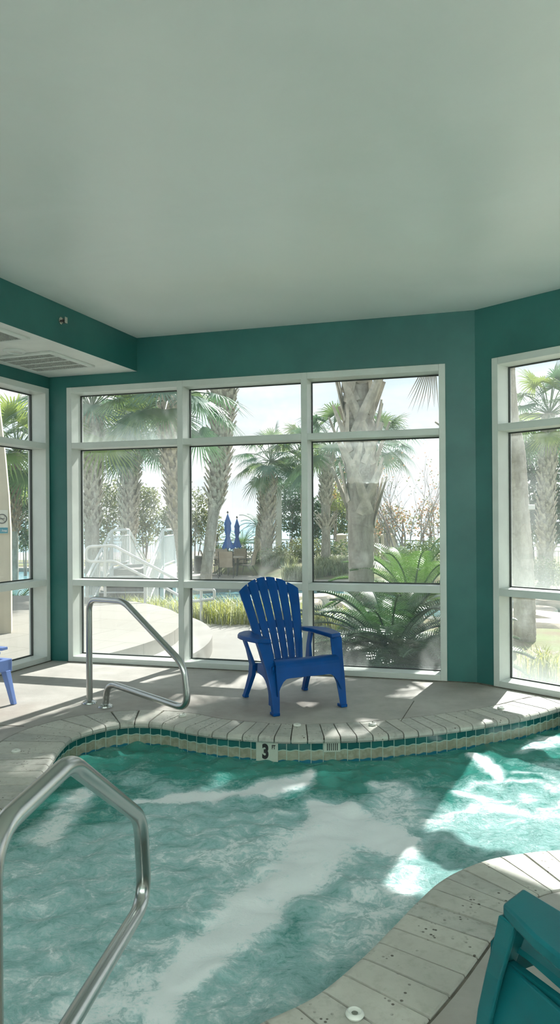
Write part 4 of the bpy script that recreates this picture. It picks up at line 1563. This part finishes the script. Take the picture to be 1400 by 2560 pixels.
bush('evergreen_tree', 'dark evergreen tree left of the second mullion', 'tree', 728, 37, [(735, 1240, 0, .75, .7, .9), (722, 1290, 0, .7, .7, .9), (745, 1320, 0, .5, .6, .6)], 2600, .17, ['leaf_dark', 'leaf_dark'], 5, 4)
bush('evergreen_tree', 'dark evergreen tree between slim palm and thick trunk', 'tree', 850, 37, [(850, 1300, 0, .7, .7, .9), (835, 1255, 0, .6, .6, .7)], 2300, .17, ['leaf_dark', 'hedge'], 6, 3)
bush('evergreen_tree', 'dark evergreen tree left of the slim palm', 'tree', 792, 37.5, [(790, 1290, 0, .5, .6, 1.0), (785, 1330, 0, .5, .5, .6)], 1700, .17, ['leaf_dark', 'leaf_dark'], 7, 3)
bush('leafy_tree', 'yellow leaved branch tree beside the thick trunk', 'tree', 845, 34, [(842, 1262, 0, .55, .5, .28)], 420, .16, ['leaf_yellow', 'leaf_mid'], 8, 2)
bush('leafy_tree', 'orange autumn leaved tree behind slim palm', 'tree', 838, 35, [(840, 1225, 0, .65, .5, .55)], 500, .13, ['leaf_red', 'leaf_yellow'], 81, 3)
bush('evergreen_tree', 'dark shrub low behind the thick trunk near the gate', 'tree', 950, 36, [(950, 1335, 0, .7, .6, .55)], 1100, .16, ['leaf_dark', 'leaf_grey'], 9, 2)
bush('flowering_shrub', 'reddish shrub right of the thick palm trunk', 'shrub', 985, 24, [(975, 1290, 0, .55, .5, .45), (960, 1320, 0, .5, .4, .35), (1005, 1310, 0, .4, .4, .5)], 900, .10, ['leaf_red', 'leaf_grey'], 10, 7)
bush('flowering_shrub', 'reddish shrub at right edge of the right bay', 'shrub', 1075, 23.5, [(1075, 1290, 0, .5, .5, .55), (1050, 1320, 0, .45, .4, .4), (1090, 1330, 0, .4, .4, .5)], 850, .10, ['leaf_red', 'leaf_grey'], 12, 8)
bush('leafy_tree', 'green tree beyond the reddish trunk palm in left window', 'tree', 62, 31, [(62, 1300, 0, .6, .6, 1.1), (75, 1240, 0, .6, .6, .8), (55, 1350, 0, .6, .5, .5)], 2600, .15, ['leaf_mid', 'leaf_dark'], 13, 3)
bush('evergreen_tree', 'dark evergreen tree in the right window behind crowned palm', 'tree', 1345, 31, [(1330, 1240, 0, 1.0, .8, 1.2), (1375, 1285, 0, 1.1, .8, 1.0), (1330, 1140, 0, .9, .7, 1.1), (1400, 1190, 0, .9, .7, 1.3), (1360, 1330, 0, 1.2, .8, .6)], 7500, .19, ['leaf_dark', 'leaf_dark'], 14, 5)
# hedges and border plants
bush('hedge', 'rounded green hedge right of patio below the white post', 'hedge', 735, 31, [(735, 1375, 0, .8, .7, .42), (765, 1370, -.3, .7, .7, .5), (715, 1395, -.6, .7, .6, .35)], 2600, .10, ['hedge', 'leaf_mid'], 20, 0)
bush('hedge', 'green hedge behind slim palm and thick trunk', 'hedge', 830, 31, [(800, 1375, 0, .8, .6, .45), (850, 1378, 0, .8, .6, .45)], 2200, .10, ['hedge', 'leaf_dark'], 21, 0)
bush('hedge', 'pale green bed of shrubs between patio and shaggy palm', 'hedge', 660, 30, [(645, 1392, 0, .5, .5, .25), (675, 1390, -.3, .5, .5, .28), (700, 1385, 0, .5, .5, .3)], 1500, .10, ['grass_pale', 'hedge'], 22, 0)
bush('hedge', 'green hedge below the reddish shrubs', 'hedge', 1020, 20.5, [(985, 1400, 0, .75, .6, .35), (1050, 1390, 0, .85, .6, .42), (1095, 1400, 0, .5, .5, .4)], 3000, .09, ['hedge', 'leaf_mid'], 23, 0)
bush('hedge', 'dark clipped hedge behind the patio table', 'hedge', 570, 32.5, [(545, 1376, 0, .5, .4, .25), (580, 1374, 0, .5, .4, .28), (610, 1376, 0, .4, .4, .25)], 1500, .09, ['leaf_dark', 'hedge'], 24, 0)
bush('hedge', 'low green shrub behind rocks in right window', 'hedge', 1360, 21, [(1345, 1425, 0, .5, .5, .35), (1395, 1435, 0, .6, .5, .35)], 1500, .09, ['hedge', 'leaf_mid'], 25, 0)

def blades(mb, c, n, h, sp, rr, w=.006):
    c = Vector(c)
    for _ in range(n):
        az = rr.uniform(0, 2 * PI)
        d = Vector((math.cos(az), math.sin(az), 0))
        b = c + Vector((rr.gauss(0, sp * .35), rr.gauss(0, sp * .35), 0))
        hh = h * rr.uniform(.55, 1.1); o = hh * rr.uniform(.1, .75)
        s_ = Vector((-d.y, d.x, 0)) * w * rr.uniform(.7, 1.4)
        m_ = b + d * o * .35 + Vector((0, 0, hh * .7)); e_ = b + d * o + Vector((0, 0, hh * rr.uniform(.72, 1.0)))
        mb.mi = rr.randrange(2)
        mb.add([b - s_, b + s_, m_ + s_ * .8, m_ - s_ * .8, e_], [(0, 1, 2, 3), (3, 2, 4)])
rr = random.Random(31)
mb = MB()
for k in range(46):
    t_ = k / 45
    x = -3.6 + 4.9 * t_ + rr.uniform(-.15, .15)
    y = 14.9 - 2.6 * min(1, t_ * 1.7) + rr.uniform(0, 1.1) - max(0, t_ - .75) * 3.0
    blades(mb, (x, y, gz(x, y) - .02), 120, .66 if t_ < .8 else .5, .3, rr, .007)
tag(mb.build('grass_bed', [M['grass'], M['grass_pale']]), 'yellow green ornamental grass beside the pale path', 'grass', kind='stuff')
mb = MB()
for k in range(40):
    x, y = rr.uniform(1.3, 2.9), rr.uniform(26.4, 28.0)
    blades(mb, (x, y, gz(x, y)), 60, .5, .3, rr, .012)
for k in range(16):
    x, y = rr.uniform(.2, .95), rr.uniform(25.3, 26.9)
    blades(mb, (x, y, gz(x, y)), 70, .6, .3, rr, .012)
for k in range(14):
    x, y = rr.uniform(-.6, .5), rr.uniform(29.0, 29.6)
    blades(mb, (x, y, gz(x, y)), 60, .45, .3, rr, .012)
tag(mb.build('border_grass', [M['grass_pale'], M['hedge']]), 'pale grassy border plants beyond the lagoon', 'grass', kind='stuff')
mb = MB()
for k in range(12):
    x = rr.uniform(2.9, 4.3); y = rr.uniform(7.4, 8.6)
    blades(mb, (x, y, gz(x, y)), 45, .40, .3, rr, .007)
tag(mb.build('shore_grass', [M['grass_pale'], M['grass']]), 'grass tufts outside the right window', 'grass', kind='stuff')

# ---- bare tree
def bare_tree(label, base, H_, seed):
    rr = random.Random(seed)
    t = thing('bare_tree', label, 'tree', base, 0)
    mb = MB(); lv = MB()
    def grow_(p, d, L, r_, depth):
        pts = [p]
        n = 5
        for i in range(n):
            d = (d + Vector((rr.uniform(-.16, .16), rr.uniform(-.16, .16), rr.uniform(-.02, .16)))).normalized()
            p = p + d * L / n
            pts.append(p)
        mb.tube(pts, [r_ * (1 - .5 * i / n) for i in range(n + 1)], 5 if depth < 2 else 3)
        if depth < 4:
            for k in range(rr.choice([2, 3, 3]) if depth else 4):
                q = pts[rr.randrange(2, n + 1)]
                dd = (d + Vector((rr.uniform(-.9, .9), rr.uniform(-.5, .5), rr.uniform(-.1, .5)))).normalized()
                grow_(q, dd, L * rr.uniform(.55, .78), r_ * .52, depth + 1)
        else:
            for k in range(2):
                c = pts[-1] + Vector((rr.gauss(0, .08), rr.gauss(0, .08), rr.gauss(0, .08)))
                leaves(lv, [(c.x, c.y, c.z, .05, .05, .05)], 1, .07, rr, 0)
    for k in range(3):
        grow_(Vector((rr.uniform(-.1, .1), 0, 0)), Vector((rr.uniform(-.25, .3), 0, 1)).normalized(), H_ * .42, .045, 0)
    mb.build('branches', M['bark'], t)
    lv.build('leaves', [M['leaf_red'], M['leaf_grey']], t)
q = Q(1012, 1400, 22)
bare_tree('bare branching tree against the sky in right bay', (q.x, 22, gz(q.x, 22)), 5.0, 5)

# ---- white fence with pillars along the sea side
def fence(label, pts, h=1.2, post_step=2.4, top=None):
    base = Vector(pts[0])
    t = thing('fence', label, 'fence', base, 0)
    rl, rm, rb, bl_, ps = MB(), MB(), MB(), MB(), []
    for a, b in zip(pts, pts[1:]):
        a, b = Vector(a) - base, Vector(b) - base
        L = (b - a).length; d = (b - a) / L
        rl.bar(a + Vector((0, 0, h)), b + Vector((0, 0, h)), .07, .06)
        rm.bar(a + Vector((0, 0, h - .16)), b + Vector((0, 0, h - .16)), .04, .04)
        rb.bar(a + Vector((0, 0, .12)), b + Vector((0, 0, .12)), .05, .05)
        n = int(L / .125)
        for k in range(n):
            p = a + d * L * (k + .5) / n
            bl_.bar(p + Vector((0, 0, .12)), p + Vector((0, 0, h - .16)), .025, .025)
        m = max(1, round(L / post_step))
        for k in range(m + 1):
            ps.append(a + d * L * k / m)
    rl.build('top_rail', M['fence'], t)
    rm.build('middle_rail', M['fence'], t)
    rb.build('bottom_rail', M['fence'], t)
    bl_.build('balusters', M['fence'], t)
    for p in ps:
        mb = MB(); mb.bar(p, p + Vector((0, 0, h + .04)), .09, .09); mb.build('post', M['fence'], t)
def pillar(label, p, w, h):
    t = thing('fence_pillar', label, 'pillar', p, 0)
    mb = MB(); mb.box((0, 0, h / 2), (w, w, h)); mb.build('shaft', M['pillar'], t, bevel=.01)
    mb = MB(); mb.box((0, 0, h + .03), (w + .1, w + .1, .07)); mb.loft([[(s * (w / 2 + .03), s2 * (w / 2 + .03), h + .065) for s, s2 in ((-1, -1), (1, -1), (1, 1), (-1, 1))], [(s * .06, s2 * .06, h + .14) for s, s2 in ((-1, -1), (1, -1), (1, 1), (-1, 1))]])
    mb.build('cap', M['pillar'], t)
g0 = GLOW
fence('white picket fence along the sea behind left bay', [(-16, 36, g0), (-1.25, 35.5, g0)])
pillar('fence pillar right of the blue umbrellas', (-1.0, 35.4, g0), .5, 1.28)
fence('white picket fence between the two middle pillars', [(-.75, 35.4, g0), (2.75, 35.4, g0)])
pillar('fence pillar behind the slim palm', (3.0, 35.4, g0), .5, 1.36)
fence('short white picket fence behind thick palm trunk', [(3.25, 35.4, g0), (4.2, 35.2, g0)])
pillar('tallest fence pillar right of the thick trunk', (5.15, 34.3, g0), .62, 1.38)
fence('white picket fence running right from tallest pillar', [(5.5, 34.0, g0), (7.3, 29.2, g0), (8.9, 25.4, g0), (12.5, 21.5, g0)])
# gate between trunk and tallest pillar
t = thing('gate', 'white board gate beside the tallest fence pillar', 'gate', (4.25, 35.1, g0), math.atan2(-.75, .62))
mb = MB()
for k in range(6):
    mb.box((.06 + k * .115, 0, .56), (.105, .03, .95))
mb.build('boards', M['fence'], t)
mb = MB()
for z in (.1, 1.06, 1.2):
    mb.box((.36, 0, z), (.76, .05, .06))
for x in (0, .74):
    mb.box((x, 0, .62), (.06, .05, 1.24))
mb.build('frame', M['fence'], t)
mb = MB(); mb.box((.03, -.04, 1.0), (.04, .02, .12)); mb.build('latch', M['dark_metal'], t)
mb = MB(); mb.box((.03, -.04, .75), (.05, .02, .08)); mb.build('keeper', M['dark_metal'], t)

# ---- tall white post with cap
q = Q(697, 1390, 33.6)
t = thing('white_column', 'tall white column behind the shaggy palm', 'column', (q.x, 33.6, gz(q.x, 33.6)), 0)
zt = Q(697, 1222, 33.6).z - gz(q.x, 33.6)
mb = MB(); mb.box((0, 0, zt / 2), (.30, .30, zt)); mb.build('shaft', M['white'], t, bevel=.01)
mb = MB(); mb.box((0, 0, zt + .05), (.52, .52, .10)); mb.box((0, 0, zt + .14), (.62, .62, .09)); mb.build('cap', M['white'], t, bevel=.01)

# ---- white footbridge over the lagoon
t = thing('footbridge', 'white arched footbridge with railings over the lagoon', 'bridge', (-3.76, 16.2, GLOW))
BW = 1.22
DK = .92
mb = MB()
mb.box((0, 3.8, DK - .09), (BW, 2.2, .18)); mb.build('deck', M['path'], t)
mb = MB()
for k in range(5):
    z = DK * (k + 1) / 6
    mb.box((0, .45 + .45 * k, z / 2), (BW, .46, z))
mb.build('steps', M['dark_stone'], t)
mb = MB()
for k in range(5):
    z = DK * (k + 1) / 6
    mb.box((0, .24 + .45 * k, z + .006), (BW, .07, .02))
mb.build('nosing', M['white'], t)
mb = MB()
for k in range(5):
    z = DK * (5 - k) / 6
    mb.box((0, 5.1 + .45 * k, z / 2), (BW, .46, z))
mb.build('steps', M['dark_stone'], t)
# fascia above an arched opening, as quads between arch and deck line
for s_ in (-1, 1):
    fas = MB()
    x0 = s_ * (BW / 2 + .05)
    prev = None
    for k in range(25):
        y = 2.6 + 2.4 * k / 24
        u_ = (y - 3.8) / 1.1
        zb = .05 + .55 * math.sqrt(max(0, 1 - u_ * u_)) if abs(u_) < 1 else -.3
        ring = [(x0 - .05, y, zb), (x0 + .05, y, zb), (x0 + .05, y, DK + .02), (x0 - .05, y, DK + .02)]
        if prev:
            fas.loft([prev, ring])
        prev = ring
    fas.build('fascia', M['white'], t)
for s_ in (-1, 1):
    x = s_ * (BW / 2 + .06)
    H2 = 1.02
    prof = [(.30, H2 - .10), (2.75, DK + H2), (4.85, DK + H2), (7.4, H2 - .10)]
    low = [(.30, .18), (2.75, DK + .10), (4.85, DK + .10), (7.4, .18)]
    mb = MB()
    mb.tube(fillet_path([(x, y, z) for y, z in prof], [.12, .12]), .034, 8)
    mb.build('handrail', M['white'], t)
    mb = MB(); mb.tube([(x, y, z - .17) for y, z in prof], .024, 6); mb.build('upper_rail', M['white'], t)
    mb = MB(); mb.tube([(x, y, z) for y, z in low], .024, 6); mb.build('lower_rail', M['white'], t)
    mb = MB()
    n = 52
    for k in range(1, n):
        y = .30 + 7.1 * k / n
        def ev(pr):
            for (a, za), (b, zb) in zip(pr, pr[1:]):
                if a <= y <= b:
                    return za + (zb - za) * (y - a) / (b - a)
        mb.bar((x, y, ev(low)), (x, y, ev(prof) - .17), .018, .018)
    mb.build('balusters', M['white'], t)
    for y, z0, z1 in ((.30, -.1, H2 - .10), (2.75, .3, DK + H2), (4.85, .3, DK + H2), (7.4, -.1, H2 - .10)):
        mb = MB(); mb.box((x, y, (z0 + z1) / 2), (.075, .075, z1 - z0)); mb.build('post', M['white'], t)

# ---- white tube handrail from the terrace down towards the grass
def tube_rail():
    a1, a2, a3 = Vector((-3.12, 12.9, 0)), Vector((-2.46, 13.15, 0)), Vector((-1.40, 12.7, 0))
    t = thing('tube_railing', 'white two-rail tube railing stepping down beside the grass', 'railing', a1)
    def wp(px_, py_, Y):
        return Q(px_, py_, Y) - a1
    mb = MB()
    top = [wp(222, 1366, 12.8), wp(283, 1364, 12.95), wp(447, 1452, 12.8), wp(490, 1474, 12.7), wp(536, 1474, 12.6)]
    bot = [wp(222, 1405, 12.8), wp(285, 1403, 12.95), wp(377, 1449, 13.0), wp(447, 1489, 12.8), wp(486, 1503, 12.7), wp(536, 1497, 12.6)]
    lst = [bot[5]] + bot[4:0:-1] + [wp(215, 1404, 12.8), wp(215, 1367, 12.8)] + top[1:] + [bot[5] + Vector((0, 0, .02))]
    mb.tube(fillet_path(lst, [.03, .06, .1, .06, .10, .10, .06, .1, .06, .05], 4), .027, 8)
    mb.build('rails', M['white'], t, smooth=True)
    for px_, yt, Y in ((262, 1365, 12.9), (362, 1407, 13.12), (503, 1475, 12.68)):
        p = wp(px_, yt, Y)
        q_ = Vector((p.x, p.y, max(-.5, gz(p.x + a1.x, Y)) if px_ > 300 else -.02))
        q_.z = {262: -.02, 362: -.2, 503: -.5}[px_]
        mb = MB(); mb.tube([q_, p], .026, 8); mb.build('post', M['white'], t, smooth=True)
tube_rail()

# ---- patio furniture
def patio_chair(label, p, rz, scale=1.0):
    t = thing('patio_chair', label, 'chair', p, rz, 'sling chairs round the patio tables')
    mb = MB()
    mb.loft([[(x, -.24, .42), (x, -.24, .435), (x, .22, .41), (x, .22, .395)] for x in (-.25, -.08, .08, .25)])
    mb.build('seat', M['sling'], t)
    mb = MB()
    mb.loft([[(x, .22, .42), (x, .24, .42), (x, .30, .75), (x, .40, 1.0), (x, .38, 1.0), (x, .28, .75)] for x in (-.25, -.08, .08, .25)])
    mb.build('backrest', M['sling'], t)
    for s in (-1, 1):
        mb = MB()
        mb.tube(smooth_path([(s * .27, .40, 1.01), (s * .27, .30, .74), (s * .27, .23, .42), (s * .27, -.25, .43)], 4), .014, 6)
        mb.tube(smooth_path([(s * .28, .29, .66), (s * .29, -.05, .66), (s * .29, -.22, .62)], 3), .016, 6)
        mb.build('side_frame', M['dark_metal'], t)
        mb = MB(); mb.tube([(s * .29, -.22, .62), (s * .28, -.30, 0)], .013, 6); mb.build('leg', M['dark_metal'], t)
        mb = MB(); mb.tube([(s * .27, .10, .42), (s * .28, .36, 0)], .013, 6); mb.build('leg', M['dark_metal'], t)
def patio_table(label, p, r_):
    t = thing('patio_table', label, 'table', p, 0)
    mb = MB(); mb.lathe([(0, .70), (r_, .70), (r_ + .01, .715), (r_, .73), (0, .73)], n=28); mb.build('tabletop', M['sling'], t)
    for k in range(4):
        a = PI / 4 + k * PI / 2
        mb = MB(); mb.tube([(r_ * .8 * math.cos(a), r_ * .8 * math.sin(a), .70), (r_ * .72 * math.cos(a), r_ * .72 * math.sin(a), 0)], .02, 6); mb.build('leg', M['dark_metal'], t)
def umbrella(label, p, zb, zt, r_):
    t = thing('patio_umbrella', label, 'umbrella', p, 0)
    mb = MB(); mb.tube([(0, 0, 0), (0, 0, zt - .02)], .02, 8); mb.build('pole', M['dark_metal'], t)
    H_ = zt - zb
    rings = []
    for q, rr_ in ((0, 1.0), (.06, .95), (.20, .62), (.34, .40), (.37, .40), (.52, .66), (.66, .60), (.72, .72), (.80, .52), (.90, .30), (.96, .14), (1.0, .03)):
        ring = []
        for k in range(24):
            a = 2 * PI * k / 24
            w = r_ * rr_ * (1 + .22 * math.cos(8 * a + q * 3) * (1 - q))
            dz = (-.07 if k % 3 == 0 else .03) * H_ * .5 if q == 0 else 0
            ring.append((w * math.cos(a), w * math.sin(a), zb + H_ * q + dz))
        rings.append(ring)
    mb = MB(); mb.loft(rings); mb.build('canopy', M['canvas'], t, smooth=True)
    mb = MB(); mb.lathe([(.03, .37 * H_ + zb - .02), (r_ * .43, .355 * H_ + zb - .02), (r_ * .43, .355 * H_ + zb + .03), (.03, .355 * H_ + zb + .03)], n=16); mb.build('strap', M['canvas'], t)
    mb = MB(); mb.lathe([(0.001, zt), (.035, zt + .02), (.04, zt + .06), (.02, zt + .09), (.001, zt + .11)], n=12); mb.build('finial', M['dark_metal'], t, smooth=True)
GP = GLOW + .012
tbx = Q(572, 1430, 28.3).x
patio_table('nearer round patio table under the left umbrella', (tbx, 28.3, GP), .62)
patio_table('farther patio table under the right umbrella', (Q(597, 1430, 31).x, 31.0, GP), .55)
umbrella('closed blue umbrella, the taller left one', (Q(570, 1400, 28.3).x, 28.3, GP), Q(570, 1371, 28.3).z - GP, Q(570, 1284, 28.3).z - GP, .20)
umbrella('closed blue umbrella, the right one', (Q(593, 1400, 31).x, 31.0, GP), Q(593, 1369, 31).z - GP, Q(593, 1296, 31).z - GP, .17)
patio_chair('sling patio chair in front of table seen from behind', (tbx - .02, 27.3, GP), PI)
patio_chair('sling patio chair on right side of nearer table', (tbx + .72, 28.2, GP), -PI / 2 - .3)
patio_chair('sling patio chair on left side of nearer table', (tbx - .72, 28.35, GP), PI / 2 + .2)
patio_chair('sling patio chair behind nearer table at its left', (tbx - .35, 29.2, GP), .15)
patio_chair('sling patio chair before the farther table', (Q(601, 1430, 30).x, 30.1, GP), PI)
# low dark cabinet left of the leaning palm
q = Q(503, 1390, 30)
t = thing('grill_cabinet', 'low dark cabinet left of the leaning palm', 'cabinet', (q.x, 30, GP))
mb = MB(); mb.box((0, 0, .35), (.55, .5, .70)); mb.build('body', M['dark_stone'], t, bevel=.02)
mb = MB(); mb.box((0, -.27, .36), (.44, .03, .55)); mb.build('door', M['dark_metal'], t)

# ---- rocks round the lagoon
def rock(p, r_, seed, label, sq=.5):
    rr = random.Random(seed)
    bm = bmesh.new()
    bmesh.ops.create_icosphere(bm, subdivisions=3, radius=1)
    k1 = [Vector((rr.uniform(-2, 2), rr.uniform(-2, 2), rr.uniform(-2, 2))) for _ in range(5)]
    ph_ = [rr.uniform(0, 6) for _ in range(5)]
    sx, sy = rr.uniform(.8, 1.5), rr.uniform(.7, 1.1)
    for v in bm.verts:
        d = 1 + sum(.07 * math.sin(v.co.dot(k) * 1.6 + h) for k, h in zip(k1, ph_))
        z = max(-.5, min(.55, v.co.z * d))
        v.co = Vector((v.co.x * d * sx * r_, v.co.y * d * sy * r_, z * r_ * sq))
    me = bpy.data.meshes.new('boulder'); bm.to_mesh(me); bm.free()
    me.materials.append(M['rock'])
    o = bpy.data.objects.new('boulder', me); COL.objects.link(o)
    o.location = p; o.rotation_euler = (0, 0, rr.uniform(0, 6))
    tag(o, label, 'rock', 'boulders round the lagoon pool')
ROCKS = [(748, 1497, 19.0, .45, 'tan boulder in lagoon just left of second mullion'), (800, 1500, 19.5, .55, 'tan boulder in lagoon right of second mullion'),
         (838, 1497, 20.3, .5, 'tan boulder in lagoon beside the thick trunk'), (775, 1512, 18.3, .42, 'lower tan boulder in lagoon behind second mullion'),
         (865, 1512, 18.0, .45, 'tan boulder behind the thick palm trunk base'),
         (1345, 1533, 17.2, .6, 'long flat boulder in right window at left of water'), (1385, 1518, 18.5, .6, 'flat boulder at the back of right window water'),
         (1375, 1563, 14.6, .75, 'wide flat boulder in front of right window water'), (1340, 1548, 15.8, .42, 'small stacked boulder beside the right window palm'),
         (1395, 1603, 12.6, .5, 'lowest tan boulder at right edge of photo'), (1420, 1560, 15.2, .6, 'boulder past the right edge beside the lagoon')]
for k, (a, b, Y, r_, lb) in enumerate(ROCKS):
    q = Q(a, b, Y)
    rock((q.x, Y, max(q.z, gz(q.x, Y) - .02)), r_, k, lb, .45)
# pool-side depth tile on the lagoon rim
q = Q(567, 1485, 23.55)
t = thing('depth_marker', 'white tile reading 5 on the outdoor lagoon edge', 'pool marker', (q.x, q.y, q.z), 0)
mb = MB(); mb.box((0, 0, 0), (.26, .03, .26)); mb.build('plate', M['white'], t)
text_mesh('digit', '5', .22, M['dark_metal'], t, Matrix.Translation((0, -.017, -.005)) @ Matrix.Rotation(PI / 2, 4, 'X'), offset=.006)

# ---- battered stucco pillar with the no smoking sign, outside the left window
pb = P(28, 1580)
t = thing('stucco_pillar', 'beige stucco pillar with bright edge outside left window', 'pillar', (pb.x, pb.y, -.02), math.radians(17.5))
edge = [(0, 0), (0, 1.30), (-.02, 1.75), (-.06, 2.25), (-.11, 2.75), (-.17, 3.3), (-.25, 3.9)]
mb = MB()
rings = []
for x, z in edge:
    rings.append([(x, 0, z), (x, .30, z), (-1.5 - .3 * z * .3, .30, z), (-1.5 - .3 * z * .3, 0, z)])
mb.loft(rings)
mb.build('body', M['stucco'], t)
def onp(px_, py_):
    """a photo point on the pillar's front face, in the pillar's own axes"""
    x, y, k = ray(px_, py_)
    ct, st_ = math.cos(math.radians(17.5)), math.sin(math.radians(17.5))
    n = Vector((st_, -ct, 0))
    s_ = (pb.x * n.x + pb.y * n.y) / (x * n.x + y * n.y)
    X, Y, Z = x * s_ - pb.x, y * s_ - pb.y, CAMH + k * s_ + .02
    return Vector((X * ct + Y * st_, 0, Z))
sg = thing('no_smoking_sign', 'ivory no smoking sign with teal strip on stucco pillar', 'sign', (pb.x, pb.y, -.02), math.radians(17.5))
a, b = onp(20, 1275), onp(20, 1334)
Wd = .42
mb = MB(); mb.box((a.x - Wd / 2, -.008, (a.z + b.z) / 2), (Wd, .012, a.z - b.z)); mb.build('panel', M['sign_ivory'], sg, bevel=.003)
a2, b2 = onp(20, 1319), onp(20, 1333)
mb = MB(); mb.box((a2.x - Wd / 2, -.016, (a2.z + b2.z) / 2), (Wd - .004, .006, a2.z - b2.z)); mb.build('strip', M['sign_teal'], sg)
c = onp(5, 1297)
text_mesh('letters', 'l Areas', .050, M['white'], sg, Matrix.Translation((onp(10, 1326).x, -.0200, (a2.z + b2.z) / 2 - .002)) @ Matrix.Rotation(PI / 2, 4, 'X'), offset=.001, xs=.52)
mb = MB(); mb.loft([[Vector((c.x + r_ * math.cos(2 * PI * k / 36), y, c.z + r_ * math.sin(2 * PI * k / 36))) for k in range(36)] for r_, y in ((.062, -.015), (.062, -.019), (.050, -.019), (.050, -.015))], caps=False)
mb.bar((c.x - .04, -.018, c.z + .04), (c.x + .04, -.018, c.z - .04), .004, .013, (0, 1, 0))
mb.build('prohibition_ring', M['dark_metal'], sg)
mb = MB(); mb.box((c.x - .006, -.0155, c.z), (.06, .003, .010)); mb.box((c.x + .03, -.0155, c.z), (.008, .003, .010)); mb.tube([(c.x + .03, -.0155, c.z + .010), (c.x + .024, -.0155, c.z + .02), (c.x + .032, -.0155, c.z + .03)], .002, 4)
mb.build('cigarette', M['dark_metal'], sg)

# ---- small white box on the palm in the right window
q = Q(1326, 1268, 10.95)
t = thing('flood_light', 'small white box fixed to bare brown palm trunk', 'light fixture', (q.x, q.y, q.z))
mb = MB(); mb.box((0, 0, 0), (.11, .11, .075)); mb.build('housing', M['white'], t, bevel=.008)
mb = MB(); mb.box((-.10, 0, -.01), (.11, .03, .03)); mb.build('bracket', M['white'], t)
